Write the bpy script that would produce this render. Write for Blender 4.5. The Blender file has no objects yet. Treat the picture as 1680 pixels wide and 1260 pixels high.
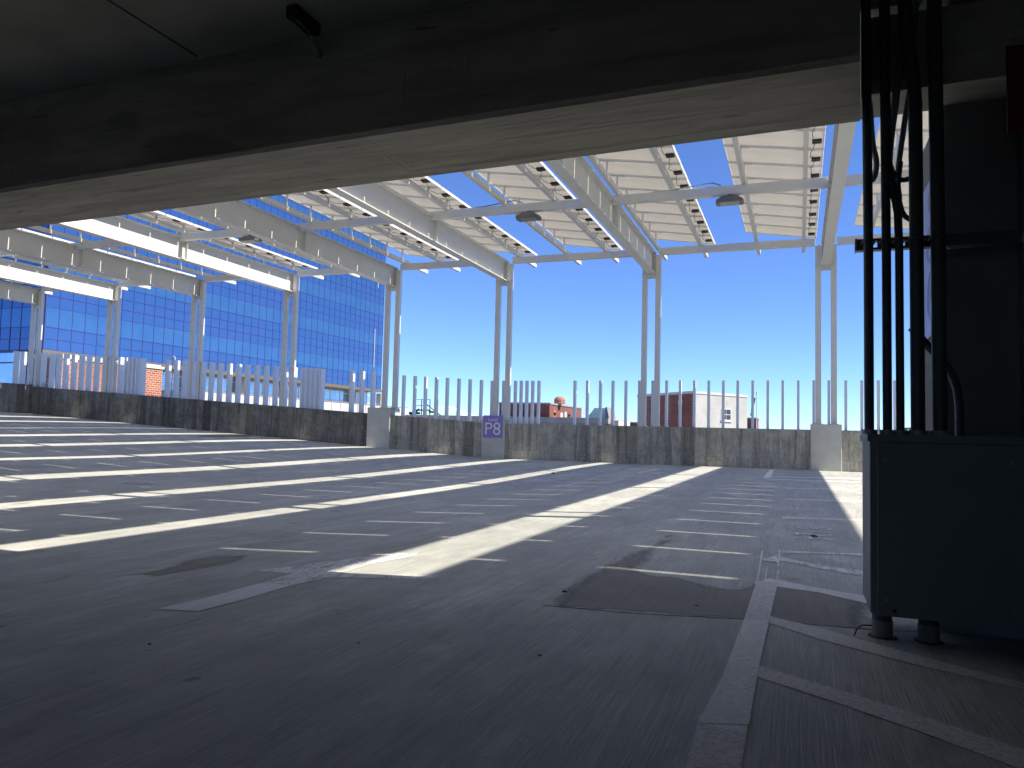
import bpy, math, random
from mathutils import Matrix, Vector
random.seed(7)
sc = bpy.context.scene
COL = sc.collection
# ---------------------------------------------------------------- camera
cam_d = bpy.data.cameras.new("camera"); cam = bpy.data.objects.new("camera", cam_d); COL.objects.link(cam)
cam_d.sensor_width = 36.0; cam_d.lens = 1262.0/1680.0*36.0; cam_d.clip_start = 0.05; cam_d.clip_end = 6000
right = Vector((0.9350, 0.3533, 0.0247)); fwd = Vector((-0.3541, 0.9331, 0.0634))
right.normalize(); up = right.cross(fwd).normalized(); fwd = up.cross(right)
cam.matrix_world = Matrix(((right.x, up.x, -fwd.x, 0), (right.y, up.y, -fwd.y, 0), (right.z, up.z, -fwd.z, 0.8), (0, 0, 0, 1)))
sc.camera = cam
# ---------------------------------------------------------------- sky, sun, exposure
SUN_DIR = Vector((0.905, 0.02, 1.0)).normalized()
world = bpy.data.worlds.new("World"); sc.world = world; world.use_nodes = True
wn = world.node_tree.nodes; wl = world.node_tree.links
sky = wn.new("ShaderNodeTexSky"); sky.sky_type = 'NISHITA'; sky.sun_disc = False
sky.sun_elevation = math.asin(SUN_DIR.z); sky.sun_rotation = math.atan2(SUN_DIR.x, SUN_DIR.y)
sky.altitude = 0; sky.air_density = 0.6; sky.dust_density = 0.0; sky.ozone_density = 10.0
skm = wn.new('ShaderNodeMix'); skm.data_type = 'RGBA'; skm.blend_type = 'MULTIPLY'; skm.inputs[0].default_value = 1.0; skm.inputs[7].default_value = (0.90, 0.87, 0.96, 1)
wl.new(sky.outputs[0], skm.inputs[6]); wl.new(skm.outputs[2], wn["Background"].inputs[0]); wn["Background"].inputs[1].default_value = 0.112
sun_d = bpy.data.lights.new("sun", 'SUN'); sun_d.energy = 3.4; sun_d.angle = math.radians(0.45); sun_d.color = (1.0, 0.915, 0.775)
sun = bpy.data.objects.new("sun", sun_d); COL.objects.link(sun)
sun.rotation_euler = SUN_DIR.to_track_quat('Z', 'Y').to_euler()
sc.view_settings.view_transform = 'Standard'; sc.view_settings.look = 'None'; sc.view_settings.gamma = 1.0
sc.view_settings.exposure = 1.2
sc.cycles.max_bounces = 10; sc.cycles.diffuse_bounces = 6; sc.cycles.glossy_bounces = 4; sc.cycles.transmission_bounces = 6
sc.cycles.sample_clamp_indirect = 6.0; sc.cycles.use_denoising = True

STRIPES = [[[-5.251, 17.541], [-5.018, 17.562], 0.1], [[-4.846, 17.424], [-4.598, 17.315], 0.1], [[-4.509, 17.417], [-4.265, 17.306], 0.1], [[-2.038, 16.933], [-1.869, 16.794], 0.1], [[-1.773, 16.83], [-1.526, 16.721], 0.1], [[-3.459, 17.206], [-3.377, 19.13], 0.12]]
PAINT = [["worn2", [[-0.273, 5.767], [-0.259, 5.164], [-0.241, 4.562]], [[-0.154, 5.88], [-0.144, 5.208], [-0.133, 4.603]]], ["faded", [[-0.241, 4.562], [-0.241, 4.021], [-0.242, 3.615]], [[-0.133, 4.603], [-0.137, 4.061], [-0.141, 3.653]]], ["main", [[-0.242, 3.615], [-0.243, 3.073], [-0.251, 2.732], [-0.275, 2.25]], [[-0.141, 3.653], [-0.142, 3.18], [-0.147, 2.84], [-0.143, 2.3]]], ["main", [[-0.28, 5.832], [-0.244, 4.561], [-0.244, 3.614], [-0.253, 2.731], [-0.276, 2.249]], [[-0.268, 5.837], [-0.235, 4.564], [-0.234, 3.618], [-0.245, 2.734], [-0.267, 2.253]]], ["main", [[-0.166, 5.943], [-0.143, 4.599], [-0.15, 3.65], [-0.154, 2.838], [-0.151, 2.297]], [[-0.154, 5.948], [-0.132, 4.603], [-0.14, 3.654], [-0.145, 2.841], [-0.141, 2.301]]], ["main", [[-0.216, 5.113], [-0.188, 4.042], [-0.186, 3.434], [-0.197, 2.754]], [[-0.209, 5.116], [-0.18, 4.044], [-0.178, 3.437], [-0.189, 2.757]]], ["main", [[-0.253, 5.437], [-0.214, 5.519], [-0.168, 5.672]], [[-0.243, 5.373], [-0.202, 5.389], [-0.151, 5.34]]], ["main", [[-0.254, 4.557], [-0.203, 4.644], [-0.142, 4.668]], [[-0.244, 4.493], [-0.194, 4.512], [-0.132, 4.468]]], ["main", [[-0.278, 2.317], [-0.147, 2.298]], [[-0.273, 2.251], [-0.146, 2.231]]], ["faded", [[-0.276, 2.25], [-0.266, 1.983], [-0.261, 1.85]], [[-0.144, 2.3], [-0.141, 2.03], [-0.142, 1.895]]], ["main", [[-0.78, 16.869], [-0.828, 21.517]], [[-0.636, 16.856], [-0.718, 21.424]]], ["worn", [[-0.144, 5.952], [0.11, 5.98], [0.436, 6.104]], [[-0.14, 5.818], [0.109, 5.913], [0.426, 5.965]]], ["worn", [[-0.239, 5.374], [-0.147, 5.613], [0.099, 5.367], [0.376, 5.27]], [[-0.134, 5.414], [-0.104, 5.426], [0.096, 5.231], [0.361, 5.061]]], ["main", [[-0.254, 4.557], [-0.183, 4.72], [0.084, 4.55], [0.316, 4.435]], [[-0.169, 4.522], [-0.117, 4.474], [0.081, 4.414], [0.301, 4.227]]], ["faded", [[-0.138, 3.722], [0.066, 3.597], [0.392, 3.314], [0.694, 3.091], [0.879, 3.027]], [[-0.138, 3.587], [0.062, 3.392], [0.375, 3.173], [0.678, 3.018], [0.834, 2.874]]], ["faded", [[-0.147, 2.908], [0.051, 2.78], [0.307, 2.607], [0.542, 2.426], [0.677, 2.342]], [[-0.147, 2.772], [0.048, 2.643], [0.29, 2.465], [0.508, 2.277], [0.632, 2.189]]], ["main", [[-2.775, 2.792], [-2.743, 3.074], [-2.755, 3.476]], [[-2.553, 2.808], [-2.532, 3.086], [-2.543, 3.488]]], ["worn", [[-2.749, 3.478], [-2.782, 3.804], [-2.764, 4.148]], [[-2.537, 3.49], [-2.505, 3.705], [-2.517, 4.174]]], ["worn", [[-3.061, 3.833], [-2.837, 4.256], [-2.623, 4.742]], [[-2.677, 3.775], [-2.553, 4.093], [-2.407, 4.689]]], ["worn", [[-2.732, 3.823], [-2.35, 3.899], [-1.929, 3.99]], [[-2.703, 3.698], [-2.282, 3.789], [-1.936, 3.852]]], ["worn", [[-6.285, 4.575], [-6.203, 4.674], [-6.127, 4.77]], [[-6.039, 4.398], [-6.045, 4.531], [-6.071, 4.656]]], ["thin", [[-0.793, 17.676], [0.149, 18.033], [1.165, 18.419]], [[-0.775, 17.277], [0.145, 17.558], [1.134, 17.934]]], ["thin", [[-0.733, 16.616], [0.138, 16.677], [1.073, 16.964]], [[-0.715, 16.217], [0.134, 16.202], [1.042, 16.479]]], ["thin", [[-0.286, 13.743], [0.306, 13.967], [0.897, 14.192]], [[-0.28, 13.474], [0.3, 13.695], [0.88, 13.915]]], ["thin", [[-0.225, 11.196], [0.247, 11.307], [0.721, 11.42]], [[-0.221, 10.995], [0.243, 11.103], [0.708, 11.212]]], ["thin", [[-0.207, 8.565], [0.189, 8.648], [0.55, 8.717]], [[-0.202, 8.364], [0.186, 8.511], [0.541, 8.579]]]]
JOINTS = [[[-4.529, 3.551], [-3.713, 3.588], [-2.755, 3.476], [-2.197, 3.415]], [[-1.14, 3.477], [-0.714, 3.503], [-0.196, 3.633], [0.278, 3.677], [0.911, 3.851]]]
DAMP = [[[-1.143, 3.476], [-1.178, 3.733], [-1.179, 4.003], [-1.167, 4.684], [-1.123, 4.904], [-1.124, 5.377], [-1.064, 5.737], [-1.055, 6.35], [-0.982, 6.512], [-0.923, 6.062], [-0.938, 5.65], [-0.92, 5.184], [-0.928, 4.91], [-0.914, 4.645], [-0.79, 4.557], [-0.251, 4.626], [-0.057, 4.632], [0.296, 4.36], [0.323, 4.168], [0.278, 3.677], [-0.196, 3.633], [-0.727, 3.566]], [[-3.777, 3.429], [-3.73, 3.65], [-3.834, 4.219], [-3.569, 4.454], [-3.391, 4.115], [-3.44, 3.691], [-3.495, 3.467]], [[-17.534, 18.729], [-18.335, 20.315], [-18.89, 22.129], [-17.991, 22.135], [-17.332, 20.902], [-17.118, 19.699], [-17.152, 19.01]]]


# ---------------------------------------------------------------- helpers
class MB:
    def __init__(s): s.v = []; s.f = []; s.m = []
    def quad(s, a, b, c, d, m=0):
        n = len(s.v); s.v += [tuple(a), tuple(b), tuple(c), tuple(d)]; s.f.append((n, n+1, n+2, n+3)); s.m.append(m)
    def poly(s, pts, m=0):
        n = len(s.v); s.v += [tuple(p) for p in pts]; s.f.append(tuple(range(n, n+len(pts)))); s.m.append(m)
    def hexa(s, p, m=0):           # p: 4 bottom, 4 top, both counter clockwise from above
        n = len(s.v); s.v += [tuple(q) for q in p]
        for q in ((3,2,1,0),(4,5,6,7),(0,1,5,4),(1,2,6,5),(2,3,7,6),(3,0,4,7)): s.f.append(tuple(n+i for i in q)); s.m.append(m)
    def box(s, x0, x1, y0, y1, z0, z1, m=0):
        s.hexa([(x0,y0,z0),(x1,y0,z0),(x1,y1,z0),(x0,y1,z0),(x0,y0,z1),(x1,y0,z1),(x1,y1,z1),(x0,y1,z1)], m)
    def tube(s, pts, r, n=12, caps=True, m=0):
        pts = [Vector(p) for p in pts]; rings = []
        prev = None
        for i, p in enumerate(pts):
            a = pts[max(0, i-1)]; b = pts[min(len(pts)-1, i+1)]
            t = (b-a).normalized()
            if prev is None:
                u = t.orthogonal().normalized()
            else:
                u = (prev - t*prev.dot(t)).normalized()
            prev = u; w = t.cross(u)
            rr = r[i] if isinstance(r, (list, tuple)) else r
            base = len(s.v)
            for k in range(n):
                th = 2*math.pi*k/n; s.v.append(tuple(p + (u*math.cos(th)+w*math.sin(th))*rr))
            rings.append(base)
        for a, b in zip(rings, rings[1:]):
            for k in range(n):
                s.f.append((a+k, a+(k+1)%n, b+(k+1)%n, b+k)); s.m.append(m)
        if caps:
            s.f.append(tuple(rings[0]+k for k in reversed(range(n)))); s.m.append(m)
            s.f.append(tuple(rings[-1]+k for k in range(n))); s.m.append(m)
    def mesh(s, name, mats):
        me = bpy.data.meshes.new(name); me.from_pydata(s.v, [], s.f)
        for mm in (mats if isinstance(mats, (list, tuple)) else [mats]): me.materials.append(mm)
        for p, k in zip(me.polygons, s.m): p.material_index = k
        me.update(); return me
    def build(s, name, mats, parent=None, smooth=False, bevel=0.0, loc=None):
        me = s.mesh(name, mats)
        if smooth:
            for p in me.polygons: p.use_smooth = True
            try: me.set_sharp_from_angle(angle=math.radians(40))
            except Exception: pass
        return put(name, me, parent, bevel, loc)
def put(name, me, parent=None, bevel=0.0, loc=None):
    o = bpy.data.objects.new(name, me); COL.objects.link(o)
    if parent is not None: o.parent = parent
    if loc is not None: o.location = loc
    if bevel:
        b = o.modifiers.new("bevel", 'BEVEL'); b.width = bevel; b.segments = 2; b.limit_method = 'ANGLE'
    return o
def tag(o, label, cat, group=None, kind=None):
    if label: o["label"] = label
    if cat: o["category"] = cat
    if group: o["group"] = group
    if kind: o["kind"] = kind
    return o
def empty(name, loc, label, cat, group=None, rz=0):
    o = bpy.data.objects.new(name, None); COL.objects.link(o); o.location = loc; o.rotation_euler = (0, 0, rz); o.empty_display_size = 0.2
    return tag(o, label, cat, group)
def struct(o): o["kind"] = "structure"; return o
def smooth(a, b, x):
    t = min(1.0, max(0.0, (x-a)/(b-a))); return t*t*(3-2*t)
def lerp(a, b, t): return a+(b-a)*t
def interp(tab, x):
    if x <= tab[0][0]: return tab[0][1]
    for (a, va), (b, vb) in zip(tab, tab[1:]):
        if x <= b: return lerp(va, vb, (x-a)/(b-a))
    return tab[-1][1]
ORD = "first second third fourth fifth sixth seventh eighth ninth tenth eleventh twelfth thirteenth fourteenth fifteenth sixteenth seventeenth eighteenth nineteenth twentieth".split()

# ---------------------------------------------------------------- materials
class NT:
    def __init__(s, name):
        s.mat = bpy.data.materials.new(name); s.mat.use_nodes = True; s.t = s.mat.node_tree
        s.b = s.t.nodes["Principled BSDF"]; s.co = s.t.nodes.new("ShaderNodeTexCoord")
    def n(s, k, **kw):
        o = s.t.nodes.new(k)
        for a, v in kw.items(): setattr(o, a, v)
        return o
    def l(s, a, b): s.t.links.new(a, b)
    def mapp(s, scale=(1,1,1), loc=(0,0,0), rot=(0,0,0), src=None):
        m = s.n("ShaderNodeMapping"); m.inputs["Scale"].default_value = scale; m.inputs["Location"].default_value = loc; m.inputs["Rotation"].default_value = rot
        s.l(src or s.co.outputs["Object"], m.inputs["Vector"]); return m.outputs[0]
    def noise(s, scale=1, detail=4, rough=0.55, vec=None, dist=0):
        o = s.n("ShaderNodeTexNoise"); o.inputs["Scale"].default_value = scale; o.inputs["Detail"].default_value = detail
        o.inputs["Roughness"].default_value = rough; o.inputs["Distortion"].default_value = dist
        s.l(vec or s.co.outputs["Object"], o.inputs["Vector"]); return o.outputs["Fac"]
    def ramp(s, fac, a, b, va=0.0, vb=1.0):
        o = s.n("ShaderNodeMapRange"); o.inputs[1].default_value = a; o.inputs[2].default_value = b; o.inputs[3].default_value = va; o.inputs[4].default_value = vb
        s.l(fac, o.inputs[0]); return o.outputs[0]
    def mix(s, fac, a, b, mode='MIX'):
        o = s.n("ShaderNodeMix", data_type='RGBA', blend_type=mode)
        for sock, v in ((o.inputs[0], fac), (o.inputs[6], a), (o.inputs[7], b)):
            if hasattr(v, "is_linked") or hasattr(v, "links"): s.l(v, sock)
            elif isinstance(v, (int, float)): sock.default_value = v
            else: sock.default_value = (*v, 1)
        return o.outputs[2]
    def math(s, op, a, b=None):
        o = s.n("ShaderNodeMath", operation=op)
        for sock, v in ((o.inputs[0], a), (o.inputs[1], b)):
            if v is None: continue
            if isinstance(v, (int, float)): sock.default_value = v
            else: s.l(v, sock)
        return o.outputs[0]
    def grey(s, v):
        o = s.n("ShaderNodeCombineColor"); [s.l(v, o.inputs[i]) for i in range(3)]; return o.outputs[0]
    def bump(s, h, strength=0.3, dist=0.01):
        o = s.n("ShaderNodeBump"); o.inputs["Strength"].default_value = strength; o.inputs["Distance"].default_value = dist
        s.l(h, o.inputs["Height"]); s.l(o.outputs[0], s.b.inputs["Normal"])
    def set(s, **kw):
        for k, v in kw.items():
            sock = s.b.inputs[k.replace("_", " ")]
            if isinstance(v, (int, float)): sock.default_value = v
            elif isinstance(v, tuple): sock.default_value = (*v, 1)
            else: s.l(v, sock)
        return s
def plain(name, col, rough=0.5, metal=0.0, var=0.06, scale=6.0, bump=0.0, bs=60):
    m = NT(name); f = m.noise(scale, 5, 0.6)
    v = m.ramp(f, 0.3, 0.7, 1-var, 1+var)
    m.set(Base_Color=m.mix(1.0, col, m.grey(v), 'MULTIPLY'), Roughness=m.ramp(m.noise(scale*2, 3), 0.3, 0.7, rough*0.85, min(1, rough*1.15)), Metallic=metal)
    if bump: m.bump(m.noise(bs, 4), bump, 0.004)
    return m.mat

def deck_material():
    m = NT("brushed_concrete")
    big = m.noise(0.32, 5, 0.6, dist=0.6); med = m.noise(1.4, 6, 0.65, vec=m.mapp((1.0, 0.35, 1)))
    strk = m.noise(1.0, 5, 0.7, vec=m.mapp((38, 1.1, 1), rot=(0, 0, 0.05)))
    strk2 = m.noise(1.0, 4, 0.6, vec=m.mapp((7, 0.35, 1), rot=(0, 0, -0.03)))
    grain = m.noise(170, 3, 0.7); strk3 = m.noise(1.0, 3, 0.7, vec=m.mapp((150, 3.0, 1), rot=(0, 0, 0.02)))
    c = m.mix(m.ramp(big, 0.34, 0.66), (0.41, 0.42, 0.39), (0.535, 0.545, 0.51))
    c = m.mix(m.ramp(med, 0.54, 0.70), c, m.mix(0.6, c, (0.70, 0.69, 0.66)))
    c = m.mix(1.0, c, m.grey(m.ramp(strk2, 0.3, 0.7, 0.93, 1.07)), 'MULTIPLY')
    c = m.mix(1.0, c, m.grey(m.ramp(strk, 0.3, 0.7, 0.88, 1.10)), 'MULTIPLY')
    c = m.mix(1.0, c, m.grey(m.ramp(grain, 0.3, 0.7, 0.90, 1.10)), 'MULTIPLY')
    c = m.mix(1.0, c, m.grey(m.ramp(strk3, 0.32, 0.68, 0.78, 1.18)), 'MULTIPLY')
    eff = m.noise(1.9, 8, 0.72, vec=m.mapp((1.2, 0.55, 1), loc=(4.4, 6.1, 0)))
    c = m.mix(m.ramp(eff, 0.57, 0.70, 0, 0.55), c, (0.66, 0.66, 0.64))
    spots = m.noise(2.1, 3, 0.5, vec=m.mapp((1, 0.6, 1), loc=(3.1, 1.7, 0)))
    c = m.mix(m.ramp(spots, 0.66, 0.73, 0, 0.5), c, (0.2, 0.19, 0.175))
    sp2 = m.noise(9, 2, 0.5, vec=m.mapp((1, 1, 1), loc=(8.1, 4.7, 0)))
    c = m.mix(m.ramp(sp2, 0.73, 0.76, 0, 0.5), c, (0.10, 0.09, 0.085))
    mott = m.noise(3.2, 9, 0.78, vec=m.mapp((1.0, 0.45, 1), loc=(7, 2, 0)))
    c = m.mix(1.0, c, m.grey(m.ramp(mott, 0.36, 0.64, 0.84, 1.12)), 'MULTIPLY')
    c = m.mix(m.ramp(m.noise(0.9, 6, 0.7, vec=m.mapp((1, 0.6, 1), loc=(1.2, 9.4, 0))), 0.60, 0.70, 0, 0.55), c, (0.24, 0.235, 0.225))
    # tyre scuffs running along the driving lane
    sc2 = m.noise(1.0, 3, 0.5, vec=m.mapp((2.6, 0.09, 1), loc=(0.4, 2.0, 0), rot=(0, 0, 0.06)))
    c = m.mix(m.ramp(sc2, 0.60, 0.72, 0, 0.28), c, (0.25, 0.245, 0.235))
    h = m.math('ADD', m.math('ADD', m.math('MULTIPLY', strk, 0.5), m.math('MULTIPLY', strk3, 0.8)), m.math('MULTIPLY', grain, 0.4))
    m.bump(h, 0.5, 0.006)
    m.set(Base_Color=c, Roughness=m.ramp(big, 0.3, 0.7, 0.62, 0.85), Specular_IOR_Level=0.45)
    return m.mat
def paint_material(name, col, wear_a, wear_b):
    m = NT(name)
    w = m.noise(6.0, 8, 0.75, vec=m.mapp((2.5, 0.8, 1))); w2 = m.noise(60, 4, 0.7)
    mask = m.ramp(m.math('ADD', m.math('MULTIPLY', w, 0.65), m.math('MULTIPLY', w2, 0.35)), wear_a, wear_b)
    base = m.mix(m.ramp(w2, 0.35, 0.65), tuple(c*0.80 for c in col), col)
    m.set(Base_Color=m.mix(m.ramp(w, 0.46, 0.66, 0, 0.30), base, (0.45, 0.44, 0.42)), Roughness=0.75)
    m.bump(m.noise(1.0, 4, 0.7, vec=m.mapp((38, 1.1, 1))), 0.3, 0.003)
    if name.startswith('faded'): mask = m.ramp(m.math('ADD', m.math('MULTIPLY', w, 0.5), m.math('MULTIPLY', w2, 0.5)), 0.30, 0.62, 0.6, 1.0)
    tr = m.n("ShaderNodeBsdfTransparent"); mx = m.n("ShaderNodeMixShader"); out = m.t.nodes["Material Output"]
    m.l(mask, mx.inputs[0]); m.l(tr.outputs[0], mx.inputs[1]); m.l(m.b.outputs[0], mx.inputs[2]); m.l(mx.outputs[0], out.inputs[0])
    return m.mat
def wall_material(name, light, dark, amount, drip=(0.05, 0.048, 0.042)):
    m = NT(name)
    st = m.noise(1.0, 6, 0.7, vec=m.mapp((2.6, 2.6, 0.22)), dist=0.2)
    st2 = m.noise(1.0, 5, 0.7, vec=m.mapp((11, 11, 0.45), loc=(5, 1, 2)))
    band = m.noise(1.0, 1, 0.5, vec=m.mapp((1.15, 1.15, 0.03), loc=(2.2, 0, 0)))
    blot = m.noise(3.0, 9, 0.75); grain = m.noise(70, 4, 0.75)
    c = m.mix(m.ramp(blot, 0.40, 0.60), dark, light)
    c = m.mix(m.ramp(st2, 0.52, 0.62, 0, 0.75), c, tuple(x*0.55 for x in dark))
    c = m.mix(m.ramp(m.noise(1.0, 6, 0.75, vec=m.mapp((16, 16, 0.9), loc=(1, 7, 3))), 0.56, 0.66, 0, 0.75), c, tuple(min(1, x*1.35) for x in light))
    c = m.mix(m.ramp(st, 0.58-amount*0.12, 0.66, 0, 0.5), c, drip)
    c = m.mix(m.ramp(band, 0.58, 0.61, 0, 0.45), c, tuple(x*0.85 for x in drip))
    c = m.mix(m.ramp(m.noise(19, 7, 0.8), 0.60, 0.70, 0, 0.75), c, (0.07, 0.065, 0.055))
    z = m.n("ShaderNodeSeparateXYZ"); m.l(m.co.outputs["Object"], z.inputs[0])
    low = m.ramp(z.outputs[2], 0.62, 0.08)
    eff = m.math('MULTIPLY', m.ramp(m.noise(11, 9, 0.8, vec=m.mapp((1, 1, 1.8))), 0.52, 0.62), low)
    c = m.mix(m.math('MULTIPLY', eff, 0.6), c, tuple(min(1, x*1.5) for x in light))
    c = m.mix(1.0, c, m.grey(m.ramp(grain, 0.3, 0.7, 0.8, 1.2)), 'MULTIPLY')
    m.bump(m.math('ADD', grain, m.math('MULTIPLY', m.noise(14, 6, 0.7), 1.5)), 0.7, 0.012)
    m.set(Base_Color=c, Roughness=0.9)
    return m.mat
def beam_material():
    m = NT("board_formed_concrete")
    s = m.noise(1.0, 7, 0.7, vec=m.mapp((1.1, 9, 9)), dist=0.4); b = m.noise(1.6, 7, 0.65); g = m.noise(110, 3, 0.7)
    c = m.mix(m.ramp(b, 0.35, 0.65), (0.56, 0.53, 0.44), (0.68, 0.65, 0.55))
    c = m.mix(m.ramp(s, 0.36, 0.64, 0, 0.8), (0.36, 0.335, 0.27), c)
    c = m.mix(m.ramp(m.noise(1.0, 4, 0.6, vec=m.mapp((4, 26, 26), loc=(2, 2, 2))), 0.64, 0.70, 0, 0.7), c, (0.16, 0.145, 0.12))
    c = m.mix(m.ramp(m.noise(1.0, 3, 0.6, vec=m.mapp((0.5, 14, 1), loc=(0, 0.3, 0)), dist=0.6), 0.60, 0.63, 0, 0.6), c, (0.27, 0.25, 0.20))
    c = m.mix(m.ramp(m.noise(5, 6, 0.8, vec=m.mapp((1, 2.2, 1))), 0.64, 0.74, 0, 0.5), c, (0.50, 0.48, 0.42))
    c = m.mix(1.0, c, m.grey(m.ramp(g, 0.3, 0.7, 0.92, 1.08)), 'MULTIPLY')
    m.bump(m.math('ADD', m.math('MULTIPLY', s, 1.5), g), 0.5, 0.006)
    m.set(Base_Color=c, Roughness=0.88)
    return m.mat
def brick_material(name, c1, c2, mortar, scale, rot=(0, 0, 0), src_swap=None):
    m = NT(name)
    v = m.n("ShaderNodeSeparateXYZ"); m.l(m.co.outputs["Object"], v.inputs[0])
    cb = m.n("ShaderNodeCombineXYZ"); m.l(m.math('ADD', v.outputs[0], v.outputs[1]), cb.inputs[0]); m.l(v.outputs[2], cb.inputs[1])
    bt = m.n("ShaderNodeTexBrick"); m.l(cb.outputs[0], bt.inputs["Vector"])
    bt.inputs["Color1"].default_value = (*c1, 1); bt.inputs["Color2"].default_value = (*c2, 1); bt.inputs["Mortar"].default_value = (*mortar, 1)
    bt.inputs["Scale"].default_value = scale; bt.inputs["Mortar Size"].default_value = 0.018; bt.inputs["Brick Width"].default_value = 0.5; bt.inputs["Row Height"].default_value = 0.2
    n = m.noise(0.8, 5, 0.6)
    m.set(Base_Color=m.mix(1.0, bt.outputs[0], m.grey(m.ramp(n, 0.3, 0.7, 0.85, 1.15)), 'MULTIPLY'), Roughness=0.9)
    return m.mat
def glass_panel_material(name, ca, cb, rough=0.12, metal=0.55):
    m = NT(name)
    v = m.n("ShaderNodeSeparateXYZ"); m.l(m.co.outputs["Object"], v.inputs[0])
    fy = m.math('FLOOR', m.math('DIVIDE', m.math('ADD', v.outputs[0], v.outputs[1]), 1.18)); fz = m.math('FLOOR', m.math('DIVIDE', v.outputs[2], 0.88))
    cc = m.n("ShaderNodeCombineXYZ"); m.l(fy, cc.inputs[0]); m.l(fz, cc.inputs[1])
    wn_ = m.n("ShaderNodeTexWhiteNoise"); m.l(cc.outputs[0], wn_.inputs["Vector"])
    big = m.noise(0.07, 3, 0.5)
    f = m.math('ADD', m.math('MULTIPLY', wn_.outputs["Value"], 0.6), m.ramp(big, 0.35, 0.65, 0, 0.4))
    m.set(Base_Color=m.mix(f, ca, cb), Roughness=rough, Metallic=metal)
    m.bump(m.noise(0.5, 2, 0.5), 0.05, 0.05)
    return m.mat

M = {}
M['deck'] = deck_material()
M['p_main'] = paint_material("white_line_paint", (0.92, 0.93, 0.93), 0.31, 0.42)
M['p_worn'] = paint_material("worn_white_paint", (0.92, 0.93, 0.93), 0.38, 0.52)
M['p_worn2'] = paint_material('heavily_worn_paint', (0.80, 0.81, 0.80), 0.52, 0.64)
M['p_faded'] = paint_material("faded_white_paint", (0.92, 0.92, 0.91), 0.30, 0.60)
M['p_thin'] = paint_material("thin_line_paint", (0.88, 0.89, 0.88), 0.34, 0.50)
M['p_yellow'] = paint_material("cream_line_paint", (0.90, 0.87, 0.76), 0.16, 0.30)
M['joint'] = plain("joint_sealant", (0.07, 0.068, 0.065), 0.9)
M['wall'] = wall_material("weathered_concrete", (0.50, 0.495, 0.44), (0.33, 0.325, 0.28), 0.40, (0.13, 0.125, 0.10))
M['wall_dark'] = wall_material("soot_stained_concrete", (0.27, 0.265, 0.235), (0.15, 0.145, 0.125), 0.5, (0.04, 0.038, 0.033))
M['wall_far'] = wall_material("streaked_grey_concrete", (0.34, 0.345, 0.34), (0.22, 0.222, 0.218), 0.3, (0.08, 0.08, 0.078))
M['cap'] = plain("pale_coping", (0.52, 0.49, 0.42), 0.85, var=0.15, bump=0.3)
M['pilaster'] = plain("smooth_grey_concrete", (0.56, 0.57, 0.54), 0.85, var=0.10, scale=3, bump=0.3, bs=50)
M['beam'] = beam_material()
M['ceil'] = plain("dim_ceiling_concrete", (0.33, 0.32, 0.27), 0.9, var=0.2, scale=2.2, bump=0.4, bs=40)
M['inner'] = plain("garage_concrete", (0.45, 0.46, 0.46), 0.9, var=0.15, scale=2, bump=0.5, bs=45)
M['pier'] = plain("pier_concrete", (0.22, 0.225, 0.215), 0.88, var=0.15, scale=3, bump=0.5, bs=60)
M['steel'] = plain("white_painted_steel", (0.71, 0.71, 0.685), 0.42, var=0.04, scale=2)
M['fin'] = plain("pale_grey_painted_steel", (0.74, 0.78, 0.84), 0.40, var=0.04, scale=3)
M['alu'] = plain("anodised_aluminium", (0.62, 0.61, 0.60), 0.38, 0.5, var=0.05)
M['white_alu'] = plain('bright_aluminium_frame', (0.80, 0.79, 0.77), 0.5, 0.0, var=0.03)
M['black'] = plain("black_plastic", (0.015, 0.015, 0.017), 0.5)
M['conduit'] = plain("dark_conduit_paint", (0.085, 0.095, 0.105), 0.5, 0.3, var=0.15, scale=9)
M['galv'] = plain("galvanised_metal", (0.33, 0.34, 0.34), 0.45, 0.6, var=0.2, scale=14)
M['sleeve'] = plain("cement_smeared_metal", (0.30, 0.30, 0.28), 0.8, 0.1, var=0.25, scale=20, bump=0.4)
M['cab'] = plain("grey_cabinet_paint", (0.19, 0.215, 0.225), 0.45, var=0.06, scale=3)
M['cable'] = plain("black_cable", (0.02, 0.02, 0.02), 0.6)
M['lamp'] = plain("bronze_lamp_housing", (0.17, 0.17, 0.175), 0.45, 0.3)
M['lens'] = plain("lamp_lens", (0.50, 0.47, 0.42), 0.25)
M['red'] = plain("red_enamel", (0.20, 0.006, 0.02), 0.4)
M['lav'] = plain("lavender_sign_face", (0.42, 0.48, 0.86), 0.45, var=0.02)
M['lav2'] = plain("lavender_sign_ring", (0.26, 0.31, 0.68), 0.45, var=0.02)
M['purple'] = plain("purple_sign_face", (0.29, 0.23, 0.62), 0.45, var=0.03)
M['letter'] = plain("white_letters", (0.85, 0.85, 0.90), 0.5, var=0.02)
def module_back():
    m = NT("translucent_module_backsheet")
    n = m.noise(1.3, 3, 0.5); cells = m.noise(1.0, 2, 0.5, vec=m.mapp((0.6, 3.0, 1)))
    col = m.mix(m.ramp(n, 0.35, 0.65), (0.68, 0.66, 0.61), (0.78, 0.76, 0.71))
    m.set(Base_Color=m.mix(1.0, col, m.grey(m.ramp(cells, 0.35, 0.65, 0.93, 1.05)), 'MULTIPLY'), Roughness=0.45)
    tl = m.n("ShaderNodeBsdfTranslucent"); tl.inputs[0].default_value = (0.82, 0.79, 0.73, 1)
    mx = m.n("ShaderNodeMixShader"); mx.inputs[0].default_value = 0.42
    m.l(m.b.outputs[0], mx.inputs[1]); m.l(tl.outputs[0], mx.inputs[2]); m.l(mx.outputs[0], m.t.nodes["Material Output"].inputs[0])
    return m.mat
M['back'] = module_back()
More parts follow.
